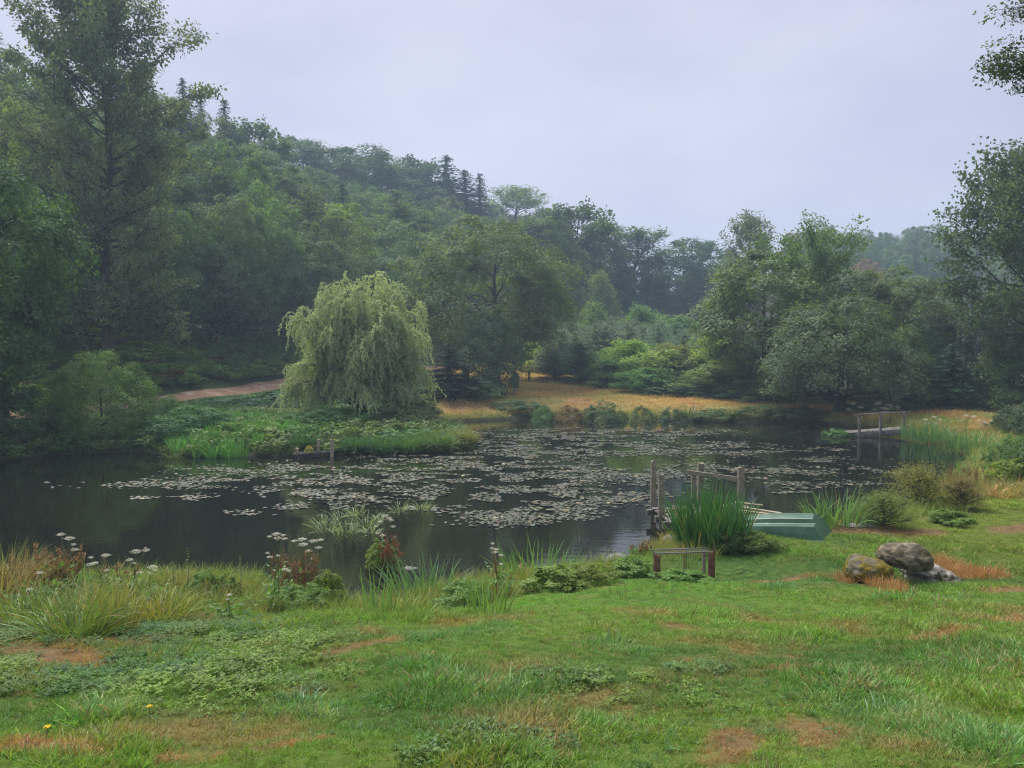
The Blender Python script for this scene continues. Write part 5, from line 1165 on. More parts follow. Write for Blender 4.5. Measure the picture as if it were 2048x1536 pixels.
UMB = [('hogweed with four white umbels at the far left of the shore', (128, 1195), [(117, 1068, 11), (143, 1072, 13), (155, 1094, 11), (150, 1086, 7)], None),
 ('hogweed low in the left grass with one flat white umbel', (92, 1215), [(88, 1140, 10)], None),
 ('short hogweed with a small umbel in the left grass near the edge', (60, 1225), [(58, 1177, 9)], None),
 ('hogweed with spread cream umbels between left and right tall ones', (200, 1200), [(180, 1114, 7), (190, 1122, 11), (205, 1111, 12), (215, 1138, 8), (200, 1119, 9)], None),
 ('tall hogweed with going over umbels right of the cream one', (265, 1215), [(272, 1100, 14), (290, 1099, 10), (258, 1118, 10), (275, 1121, 6), (292, 1094, 4)], None),
 ('leaning hogweed with white umbels at the right of the left group', (300, 1205), [(298, 1135, 13), (274, 1146, 9), (297, 1144, 6), (308, 1140, 6)], None),
 ('small white umbel alone in the bank grass left of the dock', (457, 1240), [(457, 1189, 8), (456, 1197, 6)], None),
 ('tallest hogweed beside the brown dock with flat greenish umbels', (556, 1215), [(553, 1065, 12), (542, 1069, 7), (555, 1074, 12), (573, 1073, 8), (565, 1070, 8)], None),
 ('hogweed with a row of white umbels over the brown dock', (605, 1205), [(600, 1079, 12), (612, 1081, 13), (627, 1079, 12), (583, 1084, 9), (640, 1079, 9), (611, 1073, 7)], None),
 ('hogweed with white umbels on the right of the brown dock', (632, 1205), [(637, 1093, 10), (613, 1103, 9), (624, 1117, 8), (608, 1158, 9)], None),
 ('hogweed with small white umbels on the left of the brown dock', (545, 1225), [(533, 1106, 6), (545, 1107, 8), (553, 1112, 6), (573, 1134, 8), (578, 1139, 7)], None),
 ('white umbel leaning out of the dark round bush', (652, 1200), [(650, 1141, 9)], None),
 ('yellow green umbels on the reddish plant standing in the water', (772, 1135), [(770, 1030, 10), (780, 1040, 9), (762, 1040, 8), (785, 1053, 8), (765, 1070, 9), (752, 1051, 6), (777, 1035, 8), (755, 1065, 6)], 'y'),
 ('lone tall white umbel between the two near iris clumps', (992, 1195), [(985, 1086, 6), (992, 1095, 8), (989, 1105, 9), (1002, 1107, 7), (984, 1093, 6), (1002, 1131, 6)], 'b'),
 ('white umbel among the tawny bushes at the right shore', (1925, 1005), [(1908, 974, 10), (1922, 998, 8), (1890, 981, 7), (1905, 971, 8)], None)]
for i, (lb_, b_, hd, st) in enumerate(UMB):
    b = gp(*b_) if i != 12 else wpt(772, 1135); umbel_plant(lb_, b, heads_px(b, hd), 500 + i, group='white umbels of the near shore', stemc=M_BROWNSTEM if st else None, stem_r=0.0055)
# pale umbels on the far right bank
for i, (px, py, d, lb_) in enumerate([(1705, 808, 42, 'pale hogweed under the dark oak left of the footbridge'), (1760, 806, 42, 'pale hogweed with wide heads behind the footbridge'), (1785, 812, 41, 'pale hogweed behind the right post of the footbridge'),
                                 (1865, 838, 36, 'pale hogweed behind the first right bank reeds'), (1935, 833, 36, 'pale hogweed above the nearer right bank reeds'), (1975, 845, 34, 'pale hogweed at the foot of the right bank trees')]):
    b = at(px, d); rr = np.random.default_rng(530 + i)
    umbel_plant(lb_, b, heads_px(b, [(px + rr.uniform(-17, 17), py + rr.uniform(-6, 12), 7) for _ in range(8)]), 540 + i, group='pale hogweeds of the right far bank', stem_r=0.012)
def dock(label, base, n, h, spread, seed, colr=(0.20, 0.125, 0.065), lean=0.25, name='dock_plant', green=0.3):
    """dry dock: branching red-brown stalks packed with small seeds"""
    rng = np.random.default_rng(seed); o = thing(name, label, 'weed', base); sm = MB(); m = MB()
    for i in range(n):
        a = rng.uniform(0, 6.28); r = spread * math.sqrt(rng.uniform()); b = np.array([math.cos(a) * r, math.sin(a) * r * 0.6, -0.03]); hh = h * rng.uniform(0.55, 1.1)
        tip = b + np.array([rng.normal(0, lean), rng.normal(0, lean), 1]) * hh; mid = (b + tip) / 2 + rng.normal(0, 0.02, 3)
        sm.tube([b, mid, tip], [0.005, 0.004, 0.0015], 4)
        for q in range(4):
            f = rng.uniform(0.35, 0.85); s_ = b * (1 - f) + tip * f; e = s_ + np.array([rng.normal(0, 0.3), rng.normal(0, 0.3), 0.8]) * hh * rng.uniform(0.12, 0.25)
            sm.tube([s_, e], [0.003, 0.001], 3)
            k = 26; u = rng.uniform(0.1, 1, (k, 1)); m.leaves(s_ * (1 - u) + e * u + rng.normal(0, 0.008, (k, 3)), rdir(rng, k), rdir(rng, k), 0.02, 0.013, rng.uniform(0.1, 0.9, k))
    sm.build('stalks', M_BROWNSTEM, o, True)['kind'] = 'stuff'; q = m.build('seeds', M_RUST, o, color=colr); q['kind'] = 'stuff'
    if green > 0:
        lm = MB(); k = int(420 * green); c = rng.normal(0, 1, (k, 3)) * np.array([spread * 0.7, spread * 0.5, h * 0.13]) + np.array([0, 0, h * 0.22]); lm.leaves(c, rdir(rng, k) + np.array([0, 0, 0.8]), rdir(rng, k), 0.07, 0.035, rng.uniform(0.2, 0.9, k)); lm.build('leaves', M_LEAF, o, color=(0.08, 0.15, 0.035))
    return o
dock('rusty brown dock patch at the left shore behind the umbels', gp(95, 1195), 46, 0.62, 0.42, 600, lean=0.2)
dock('rusty dock at the far left edge beside the arching sedge', gp(40, 1200), 24, 0.5, 0.3, 601)
dock('tall red brown dock stand on the left bank crowned by umbels', gp(590, 1205), 46, 0.72, 0.3, 602, lean=0.16)
dock('bare reddish stems leaning out over the water right of the dock', gp(675, 1205), 18, 0.55, 0.2, 603, lean=0.6, green=0)
dock('reddish dry plant standing in the water on a mossy hump', wpt(775, 1140), 20, 0.6, 0.16, 604, colr=(0.22, 0.10, 0.05), lean=0.3)
dock('brown dock between umbels of the left group', gp(225, 1190), 20, 0.42, 0.25, 605)
dock('brown seeded weed at the right shore between tawny bushes and reeds', gp(1930, 985), 26, 0.75, 0.5, 606, colr=(0.16, 0.09, 0.05))
dock('rusty weed at the wire cage end of the shore', gp(1290, 1112), 16, 0.28, 0.2, 607, green=0.5)
def leafy(label, base, H, W, colr, kind='bush0', name='bush'):
    (tm, cm), h0, r0 = T0[kind]; o = thing(name, label, 'bush', base, _r.uniform(0, 6), (W / (2 * r0), W / (2 * r0), H / h0)); obj('stem', tm, o); obj('crown', cm, o, np.array(colr) * (np.array([1.3, 1.08, 0.7]) if kind != 'twiggy' else np.array([0.8, 0.85, 0.8])))
T0['weed'] = (broad(280, 0.6, 0.35, 'bush', 46, 0.09, 8, 12, 0.05, 0.03, t0=0.03, r0=0.01, irr=0.2, dome=0.5, flat=0.9), 0.6, 0.35)
T0['weed1'] = (broad(281, 0.6, 0.35, 'bush', 46, 0.09, 8, 12, 0.045, 0.022, t0=0.03, r0=0.01, irr=0.3, dome=0.5, flat=0.9), 0.6, 0.35)
T0['twiggy'] = (branchy(282, 0.8, 0.55, 46, t0=0.03, elev=(0.3, 1.2), tuft_step=0.035, per=6, rt=0.05, ll=0.055, lw=0.012, r0=0.012, prof='bush', droop=-0.3, curve=0.4, sub=4), 0.8, 0.55)
for lb_, px, py, H, W, cl, kd in [('dark round leafy bush right of the brown dock', 655, 1215, 0.5, 0.5, (0.085, 0.15, 0.03), 'weed'), ('leafy green bush in front of the brown dock', 600, 1222, 0.34, 0.6, (0.075, 0.16, 0.045), 'weed1'),
    ('fresh leafy hump on the mossy mound in the water', 757, 1135, 0.4, 0.42, (0.10, 0.17, 0.035), 'weed'), ('nettle clump at the left shore by the water', 410, 1190, 0.34, 0.42, (0.07, 0.15, 0.04), 'weed1'), ('nettle clump at the shore left of the dry olive tussock', 450, 1195, 0.3, 0.35, (0.08, 0.16, 0.045), 'weed'),
    ('green weeds under the right iris clump', 1110, 1180, 0.3, 0.7, (0.085, 0.155, 0.035), 'weed'), ('green weeds between the two near iris clumps', 925, 1215, 0.34, 0.6, (0.075, 0.16, 0.045), 'weed1'), ('yellowish weeds at the end of the near bank below the jetty', 1175, 1170, 0.28, 0.6, (0.09, 0.14, 0.035), 'weed1'),
    ('green weeds at the left leg of the wire cage', 1265, 1150, 0.26, 0.6, (0.075, 0.16, 0.04), 'weed'), ('dark weeds at the foot of the big iris clump', 1445, 1105, 0.42, 0.6, (0.04, 0.10, 0.03), 'weed'), ('rank weeds at the side of the upturned boat', 1500, 1100, 0.3, 0.8, (0.075, 0.13, 0.04), 'weed1'),
    ('low weed mound growing inside the wire cage', 1370, 1165, 0.16, 0.7, (0.06, 0.145, 0.035), 'weed'), ('tawny twiggy bush at the right shore above the stone slab', 1840, 1020, 0.75, 1.45, (0.19, 0.185, 0.05), 'twiggy'), ('low olive twiggy bush right of the bent iris clump', 1765, 1055, 0.5, 1.15, (0.14, 0.18, 0.05), 'twiggy'),
    ('brownish twiggy bush at the right shore below the seeded weed', 1925, 1020, 0.55, 1.0, (0.18, 0.14, 0.05), 'twiggy'), ('fresh green weed patch on the lawn edge below the tawny bush', 1900, 1045, 0.24, 0.8, (0.07, 0.14, 0.035), 'weed'), ('green shrub at right edge where the lawn meets the bank', 2020, 975, 0.7, 1.1, (0.10, 0.17, 0.03), 'weed1')]:
    leafy(lb_, gp(px, py) if px != 757 else wpt(px, py), H, W, cl, kd, 'twiggy_bush' if kd == 'twiggy' else 'leafy_weed')
q = on_water(1672, 872); leafy('small bright green plant floating off the thick trunk', (q[0], q[1], -0.05), 0.38, 1.0, (0.06, 0.15, 0.06), 'weed', 'water_plant')
for i, (px, py) in enumerate([(375, 1195), (345, 1195), (480, 1195)]):
    rng = np.random.default_rng(620 + i); b = gp(px, py); o = thing('loosestrife', 'slender leafy spike rising against the dark water, left bank', 'wildflower', b, group='slender leafy spikes of the left bank'); sm = MB(); lm = MB(); h = (0.62, 0.45, 0.55)[i]
    sm.tube([(0, 0, -0.03), (0.02, 0, h * 0.5), (0.01, 0, h)], [0.005, 0.004, 0.002], 4); k = 60; z = np.repeat(np.linspace(0.15, 1, 15), 4) * h; a = rng.uniform(0, 6.28, k)
    lm.leaves(np.stack([np.full(k, 0.01), np.zeros(k), z], 1), np.tile([0, 0, 1.0], (k, 1)) + rng.normal(0, 0.3, (k, 3)), np.stack([np.cos(a), np.sin(a), rng.normal(0.2, 0.2, k)], 1), 0.05 * (1.1 - 0.7 * z / h), 0.022, rng.uniform(0.2, 0.8, k)); sm.build('stem', M_STEM, o); lm.build('leaves', M_LEAF, o, color=(0.10, 0.14, 0.04))
# dandelions
for i, (px, py) in enumerate([(93, 1490), (298, 1446)]):
    b = gp(px, py); o = thing('dandelion', ['yellow dandelion in the bottom left corner of the lawn', 'yellow dandelion higher up the lawn, right of the corner one'][i], 'wildflower', b); rng = np.random.default_rng(640 + i); sm = MB(); fm = MB()
    sm.tube([(0, 0, -0.01), (0.005, 0, 0.06)], 0.002, 5); k = 34; a = rng.uniform(0, 6.28, k); fm.leaves(np.tile([0.005, 0, 0.06], (k, 1)), np.tile([0, 0, 1.0], (k, 1)), np.stack([np.cos(a), np.sin(a), rng.uniform(0.1, 0.8, k)], 1), 0.017, 0.006, 0.5); sm.build('stem', M_STEM, o); fm.build('flower_head', M_YELLOW, o)

# ---------------------------------------------------------------- lily pads
def pad_mesh(seed, mat_):
    rng = np.random.default_rng(seed); m = MB(); k = 13; a = np.linspace(0.22, 2 * PI - 0.22, k); r = 1 + rng.normal(0, 0.04, k)
    up = np.clip(rng.normal(0.02, 0.10, k), -0.02, 0.3); up = (up + np.roll(up, 1)) / 2
    ring = np.stack([np.cos(a) * r, np.sin(a) * r, up], 1); inn = ring * np.array([0.55, 0.55, 0.1]) + np.array([0, 0, 0.02])
    v = np.vstack([[(0, 0, 0.0)], inn, ring]); m.add(v, [(0, i + 1, i + 2) for i in range(k - 1)], 0.5)
    m.q.append(np.array([(i + 1, k + i + 1, k + i + 2, i + 2) for i in range(k - 1)])); return m.mesh('lily_pad', mat_, True)
PADM = [pad_mesh(s_, M_PAD) for s_ in range(5)]; PADI = [pad_mesh(s_, M_IPAD) for s_ in range(5)]
r_ = np.random.default_rng(55)
rafts = [(1000, 1040, 60, 7), (1060, 1036, 70, 6), (1110, 1020, 60, 8), (1085, 1005, 70, 8), (960, 1030, 30, 5), (500, 1025, 32, 3), (590, 1015, 30, 4), (380, 996, 30, 4), (290, 996, 22, 2), (640, 1012, 40, 4), (900, 1005, 60, 8), (820, 995, 60, 7), (1000, 985, 90, 10), (1130, 975, 70, 9), (720, 990, 80, 7), (600, 985, 60, 6),
         (850, 965, 110, 9), (1000, 955, 120, 9), (1200, 950, 70, 8), (700, 960, 90, 7), (560, 960, 90, 7), (430, 965, 90, 6), (300, 968, 90, 4), (780, 940, 110, 8), (950, 930, 110, 8), (1100, 935, 90, 7), (640, 935, 90, 6), (480, 940, 90, 5), (860, 915, 90, 6), (1010, 910, 100, 7), (1150, 905, 100, 7), (1020, 890, 90, 6), (1130, 880, 110, 7), (1250, 890, 80, 6), (1050, 870, 90, 5), (1200, 862, 120, 5), (1310, 870, 60, 5), (1330, 900, 90, 6), (1280, 985, 50, 7), (1330, 970, 50, 6), (1310, 950, 50, 5),
         (1400, 935, 60, 6), (1450, 950, 70, 6), (1530, 940, 70, 6), (1580, 947, 60, 5), (1520, 905, 80, 5), (1430, 890, 80, 4), (1400, 865, 80, 3), (1640, 920, 40, 3), (1690, 938, 60, 4), (1740, 942, 50, 3), (1790, 948, 35, 2), (1870, 948, 30, 3), (1600, 965, 50, 4), (1560, 985, 35, 2), (1620, 975, 40, 2), (1720, 968, 40, 2), (1660, 900, 30, 3), (1215, 1000, 50, 6), (1160, 1035, 20, 3), (230, 1015, 14, 1), (840, 1020, 40, 3), (1750, 1012, 20, 2)]
PP = []
for px, py, w_, hh in rafts:
    q0 = on_water(px, py); n = int(np.clip(w_ * hh * 0.22 * (q0[1] / 18) ** 1.5 * 4.2 * (1.7 if py < 930 else 1.25), 10, 2600))
    a = r_.normal(0, 0.55, (n, 2))
    for u, v in a:
        q = on_water(px + u * w_ * 1.35, py + v * hh * 1.7); PP.append((q[0], q[1]))
PP = np.array(PP)
# drop pads that fall on land and thin them by a streaky noise so that the rafts stay ragged
nz_ = fbm(PP[:, 0] * 1.5 + 3, PP[:, 1] * 1.7, 3); ok = (pond_sd(PP[:, 0], PP[:, 1]) < -0.4) & (nz_ > 0.47); PP = PP[ok]
# keep pads from lying on each other
kept = []; grid = {}
for q in PP[np.argsort(PP[:, 1])]:
    k = (int(q[0] / 0.2), int(q[1] / 0.2)); bad = False
    for i in (-1, 0, 1):
        for j in (-1, 0, 1):
            for z_ in grid.get((k[0] + i, k[1] + j), ()):
                if (z_[0] - q[0]) ** 2 + (z_[1] - q[1]) ** 2 < 0.066 ** 2: bad = True
    if not bad: grid.setdefault(k, []).append(q); kept.append(q)
PP = np.array(kept); n = len(PP)
size = r_.uniform(0.026, 0.062, n) * r_.uniform(0.75, 1.15, n); rot = np.stack([r_.normal(0, 0.07, n), r_.normal(0, 0.07, n), r_.uniform(0, 6.28, n)], 1)
kk = r_.uniform(0, 1, (n, 1)); pc = np.array([0.045, 0.062, 0.03]) * (1 - kk) + np.array([0.10, 0.098, 0.062]) * kk
yb = r_.uniform(0, 1, n) < 0.05; pc[yb] = (0.22, 0.18, 0.06); rb = r_.uniform(0, 1, n) < 0.03; pc[rb] = (0.15, 0.085, 0.06)
for i in range(min(300, n)):
    o = obj('lily_pad', PADM[i % 5], None, pc[i]); o.location = (PP[i, 0], PP[i, 1], 0.012 + 0.002 * (i % 3)); o.rotation_euler = tuple(rot[i]); o.scale = (size[i],) * 3
    tag(o, 'round lily pad floating in the ragged rafts nearest the lawn', 'lily pad', 'lily pads of the nearer rafts')
if n > 300:
    scatter('lily_pads', np.hstack([PP[300:], np.full((n - 300, 1), 0.014)]), rot[300:], size[300:] * 1.08, pc[300:], PADI, r_)
print('lily pads', n)

# ---------------------------------------------------------------- boulders and stones
def boulder(name, label, loc, size, seed, mat_, rz=0.0, tilt=(0, 0), rough=0.09, flat=0.25, group=None):
    import bmesh
    from mathutils import noise as mn, Vector
    bm = bmesh.new(); bmesh.ops.create_icosphere(bm, subdivisions=5, radius=1); rng = np.random.default_rng(seed)
    V = np.array([v.co for v in bm.verts]); d = np.zeros(len(V))
    for o in range(5):
        k = 2 ** o * 0.9
        for q in range(4):
            w_ = rng.normal(0, 1, 3); w_ /= np.linalg.norm(w_); d += rough / (1.7 ** o) * np.sin(V @ w_ * k * 2.2 + rng.uniform(0, 6.28)) * 0.6
    V = V * (1 + d)[:, None]
    for q in range(5):   # a few broken facets
        w_ = rng.normal(0, 1, 3); w_ /= np.linalg.norm(w_); h = rng.uniform(0.82, 0.95); dd = V @ w_; V -= np.clip(dd - h, 0, None)[:, None] * w_ * 0.8
    hf = np.array([mn.fractal(Vector(tuple(q * 3.1 + seed)), 0.6, 2.1, 6) for q in V]); V = V * (1 + 0.045 * hf)[:, None]
    V[:, 2] = np.where(V[:, 2] < -flat * 2, -flat * 2 + (V[:, 2] + flat * 2) * 0.2, V[:, 2])
    for v, c in zip(bm.verts, V): v.co = c * np.array(size)
    me = bpy.data.meshes.new(name); bm.to_mesh(me); bm.free(); me.materials.append(mat_)
    me.polygons.foreach_set('use_smooth', [True] * len(me.polygons))
    o = obj(name, me); o.location = loc; o.rotation_euler = (tilt[0], tilt[1], rz); return tag(o, label, 'boulder' if max(size) > 0.25 else 'stone', group)
b1 = on_ground(1742, 1168); b2 = on_ground(1858, 1165)
boulder('boulder', 'mossy yellow topped boulder at the left of the trio', (b1[0] + 0.03, b1[1] + 0.15, b1[2] + 0.1), (0.31, 0.28, 0.23), 1, M_MOSSY, tilt=(0, 0.12))
boulder('boulder', 'pale broken rock with dark moss at the right of the trio', (b2[0] + 0.01, b2[1] + 0.02, b2[2] + 0.08), (0.36, 0.25, 0.175), 5, M_PALEROCK, rz=-0.2, tilt=(0, 0.22), rough=0.14)
p_ = ray(1806, 1106); yb_ = b1[1] + 0.32; boulder('boulder', 'largest brown domed boulder resting on top of the other two', (p_[0] * yb_, yb_, CAM_H + p_[2] * yb_ - 0.065), (0.36, 0.33, 0.225), 12, M_BOULDER, rz=0.1, tilt=(0, 0.16), rough=0.05)
boulder('stone', 'flat wet stone lying in the water by the mossy mound', (*on_water(818, 1136), -0.035), (0.24, 0.18, 0.05), 21, M_STONE, rz=0.4)
boulder('stone', 'grey stone at the waterline behind the tall umbels', (*on_water(238, 1168), 0.06), (0.22, 0.16, 0.07), 22, M_STONE)
g_ = on_ground(1715, 1056); boulder('stone', 'grey flat stone slab on the bare shore by the upturned boat', (g_[0], g_[1], g_[2] + 0.0), (0.36, 0.14, 0.06), 23, M_STONE, rz=-0.1)
g_ = on_ground(1345, 1086); boulder('stone', 'pale stone at the shore behind the rusty tussock', (g_[0], g_[1], 0.16), (0.22, 0.15, 0.1), 24, M_STONE)
g_ = on_water(1235, 1122); boulder('stone', 'pale stone at the shore left of the wire cage', (g_[0], g_[1], 0.04), (0.2, 0.16, 0.08), 25, M_STONE)

# ---------------------------------------------------------------- upturned boat
def boat():
    ax = np.array([-0.86, 0.51]); cr_ = np.array([0.51, 0.86])
    c0 = on_ground(1646, 1084)[:2]; W = 0.98; stern = c0 + cr_ * W / 2; zg = tz(*(stern + ax * 0.6)) + 0.01
    o = thing('rowing_boat', 'dark green plastic rowing boat lying upside down on the shore', 'boat', (stern[0], stern[1], zg), math.atan2(ax[1], ax[0]))
    q1 = stern + ax * 0.9; e_ = -cr_ * 0.45
    o.rotation_euler = (math.atan2(tz(*(q1 + e_)) - tz(*(q1 - e_)), 0.9), -math.atan2(tz(*(stern + ax * 1.9)) - tz(*(stern + ax * 0.1)), 1.8), o.rotation_euler[2]); o.location.z = tz(*(stern + ax * 0.1)) - 0.01
    # half section at the stern: (across, up); mirrored
    half = [(1.0, 0.0), (1.0, 0.035), (0.965, 0.04), (0.955, 0.12), (0.95, 0.125), (0.90, 0.245), (0.87, 0.262), (0.62, 0.27), (0.56, 0.265), (0.52, 0.275), (0.47, 0.345), (0.43, 0.358), (0.18, 0.372), (0.10, 0.375), (0.06, 0.40), (0.0, 0.402)]
    prof = [(y, z) for y, z in half] + [(-y, z) for y, z in half[-2::-1]]
    S = np.linspace(0, 1, 26); Lb = 2.1; V = []
    for s in S:
        wf = (1 - max(0, (s - 0.25) / 0.75) ** 2.3 * 0.86); hf = 1 - 0.30 * max(0, (s - 0.35) / 0.65) ** 2.0 + 0.03 * math.sin(s * PI)
        for y, z in prof:
            rake = -0.20 * (z / 0.4) * (1 - s) + (-0.0 + 0.32 * (1 - z / 0.4)) * s ** 3
            zz = z * 1.0 * hf * (1.04 if z > 0.04 else 1) ; V.append((s * Lb + (-rake if s < 0.5 else rake) * (1 if s >= 0.5 else max(0, 1 - s * 3)), y * W / 2 * wf, zz))
    k = len(prof); i = (np.arange(len(S) - 1)[:, None] * k + np.arange(k - 1)[None]).ravel()
    m = MB(); m.add(V, np.stack([i, i + 1, i + k + 1, i + k], 1))
    h = m.build('hull', M_BOAT, o, True)
    md = h.modifiers.new('bevel', 'BEVEL'); md.width = 0.022; md.segments = 2; md.limit_method = 'ANGLE'; md.angle_limit = 0.5
    t_ = MB(); V0 = np.array(V[:k]); c = V0.mean(0); c[1] = 0
    t_.add(np.vstack([V0 + np.array([-0.002, 0, 0]), [c]]), [(j, j + 1, k) for j in range(k - 1)] + [(k - 1, 0, k)]); tr_ = t_.build('transom', M_BOAT, o)
    gn = MB(); gn.tube(np.array(V).reshape(len(S), k, 3)[:, 0] + np.array([0, 0, 0.012]), 0.018, 6); gn.tube(np.array(V).reshape(len(S), k, 3)[:, -1] + np.array([0, 0, 0.012]), 0.018, 6); gn.build('gunwale', M_BOAT, o, True)
    for dz in (0.17, 0.205):
        v = MB(); xr = 0.20 * dz / 0.4; v.box((xr - 0.006, 0.14, dz), (0.012, 0.2, 0.012)); v.build('transom_rib', M_BOAT, tr_)
boat()

# ---------------------------------------------------------------- wire cage
def wire_cage():
    L0 = on_ground(1314, 1158); R0 = L0 + np.array([113 / F * L0[1], 0.1, 0.0]); o = thing('wire_cage', 'low wire mesh cage with two red brown end boards on the lawn', 'plant guard', tuple(L0))
    d = R0 - L0; W = np.linalg.norm(d[:2]); rz = math.atan2(d[1], d[0]); o.rotation_euler = (0, 0, rz)
    h = 0.35; D = 0.22; rng = np.random.default_rng(700)
    for x, z in ((0, 0), (W, d[2])):
        m = MB(); m.box((x, 0, h / 2 + z - 0.03), (0.085, 0.03, h + 0.04), jit=0.004, rng=rng); m.build('end_board', M_REDWOOD, o)
    for x, z in ((0.03, 0), (W - 0.03, d[2])):
        m = MB(); m.box((x, D, h / 2 + z - 0.03), (0.04, 0.03, h + 0.02), jit=0.003, rng=rng); m.build('back_stake', M_WOOD, o)
    for x, y, hh in ((W * 0.5, 0.01, h * 0.95), (W * 0.62, D - 0.02, h * 0.95), (W + 0.055, 0.02, h * 1.25)):
        m = MB(); m.tube([(x, y, -0.1), (x, y, hh + d[2] * x / W)], 0.009, 5, cap=True); m.build('thin_stake', M_REDWOOD, o)
    for y in (0.0, D):
        m = MB(); m.bar((-0.03, y + 0.02, h + 0.005), (W + 0.03, y + 0.02, h + 0.005 + d[2]), 0.022, 0.016, jit=0.001, rng=rng); m.build('top_rail', M_WIRE, o)
    for nm, fn in (('front_mesh', lambda u, v: (u, 0.018, v)), ('back_mesh', lambda u, v: (u, D - 0.018, v)), ('top_mesh', lambda u, v: (u, v / h * D, h + 0.012))):
        m = MB()
        for u in np.arange(0.02, W, 0.035): m.tube([np.array(fn(u, 0)) + (0, 0, d[2] * u / W), np.array(fn(u, h)) + (0, 0, d[2] * u / W)], 0.0011, 3)
        for v in np.arange(0.02, h + 0.01, 0.05): m.tube([np.array(fn(0, v)), np.array(fn(W, v)) + (0, 0, d[2])], 0.0011, 3)
        m.build(nm, M_WIRE, o)
wire_cage()

# ---------------------------------------------------------------- near jetty
def w3(px, py, z):
    """point at height z over the water seen at this pixel"""
    v = ray(px, py); t = (z - CAM_H) / v[2]; return np.array([v[0] * t, t, z])
def post(parent, base, h, sz, seed, lean=(0, 0), m_=None, name='post'):
    rng = np.random.default_rng(seed); m = MB(); b = np.array(base); q = b + np.array([lean[0], lean[1], h]); k = 7; a0 = rng.uniform(0, 1)
    P = np.array([b * (1 - t) + q * t for t in np.linspace(0, 1, k)]); V = []
    for i, c in enumerate(P):
        for sx, sy in ((-1, -1), (-0.2, -1.06), (1, -1), (1.05, 0.1), (1, 1), (0, 1.05), (-1, 1), (-1.04, 0)):
            V.append(c + np.array([sx * sz / 2, sy * sz / 2, 0]) * rng.uniform(0.93, 1.07) + (np.array([0, 0, rng.uniform(-0.03, 0.015)]) if i == k - 1 else 0))
    f = [(i * 8 + j, i * 8 + (j + 1) % 8, i * 8 + 8 + (j + 1) % 8, i * 8 + 8 + j) for i in range(k - 1) for j in range(8)]
    m.add(V, f); top = np.array(V[-8:]); m.add(np.vstack([top, top.mean(0) + (0, 0, 0.01)]), [(j, (j + 1) % 8, 8) for j in range(8)]); m.build(name, m_ or M_WOOD, parent)
def jetty():
    z = 0.30; fl = w3(1305, 1018, z); fr = w3(1325, 1034, z); o = thing('jetty', 'broken old wooden jetty behind the big iris clump', 'jetty', (fl[0], fl[1], 0)); L0 = np.array(o.location); rng = np.random.default_rng(710)
    A = fl - L0; B = w3(1490, 1010, z) - L0; n = 13
    near = np.array([0.10, -1.35, 0.0])
    for i in range(n):
        t = (i + 0.5) / n; c = A * (1 - t) + B * t; m = MB(); jx = rng.normal(0, 0.015)
        p = c + near * 0.98 + np.array([rng.normal(0, 0.02), rng.normal(0, 0.05), rng.normal(0, 0.006)]); q = c + np.array([rng.normal(0, 0.02), rng.normal(0, 0.05) + 0.1, rng.normal(0, 0.006)])
        m.bar(p, q, np.linalg.norm(B - A) / n * 0.93, 0.032, jit=0.003, rng=rng); m.build('deck_plank', M_DECK, o)
    for y in (0.03, -0.65, -1.25):
        m = MB(); off = near * (-y / 1.35) - np.array([0, 0, 0.085]); m.bar(A + off - np.array([0.12, 0, 0]), B + off, 0.07, 0.13, jit=0.003, rng=rng); m.build('beam', M_DECK, o)
    for i, (px, yb, yt, sz) in enumerate([(1306, 1006, 922, 0.115), (1323, 1030, 948, 0.12), (1400, 985, 925, 0.125), (1482, 1000, 934, 0.13)]):
        b = w3(px, yb, z); d = b[1]; h = CAM_H + ray(px, yt)[2] * d; post(o, (b[0] - L0[0], b[1] - L0[1], -0.5), h + 0.5, sz, 720 + i, (0.01 * (-1) ** i, 0))
    b = w3(1387, 987, z); h = CAM_H + ray(1387, 942)[2] * b[1]; post(o, (b[0] - L0[0], b[1] - L0[1], 0.2), h - 0.2, 0.1, 729, name='short_post')
    def at_d(px, py, d): v = ray(px, py); return np.array([v[0] * d, d, CAM_H + v[2] * d])
    d1 = w3(1400, 985, z)[1] - 0.08; d2 = w3(1482, 1000, z)[1] - 0.09
    m = MB(); m.bar(at_d(1375, 944, d1) - L0, at_d(1490, 960, d2) - L0, 0.035, 0.095, jit=0.003, rng=rng); m.build('hand_rail', M_WOOD, o)
    m = MB(); q = w3(1308, 1014, 0.34) - L0; m.bar(q + (-0.1, -0.35, 0.03), q + (0.55, -0.45, 0.03), 0.12, 0.03, jit=0.003, rng=rng); m.build('cross_board', M_DECK, o)
    for i, (a, b_) in enumerate([((1470, 1005), (1525, 1011)), ((1480, 1014), (1562, 1027)), ((1488, 1022), (1556, 1031))]):
        p = w3(*a, 0.36); q = w3(*b_, 0.30 + 0.02 * i); m = MB(); m.bar(p, q, 0.11, 0.03, jit=0.002, rng=rng); tag(m.build('loose_plank', M_PLANK), ['pale loose plank on the jetty end, the one lying farthest back', 'longest pale loose plank jutting right from the jetty end', 'pale loose plank nearest the upturned boat'][i], 'plank', 'loose planks at the jetty end')
jetty()
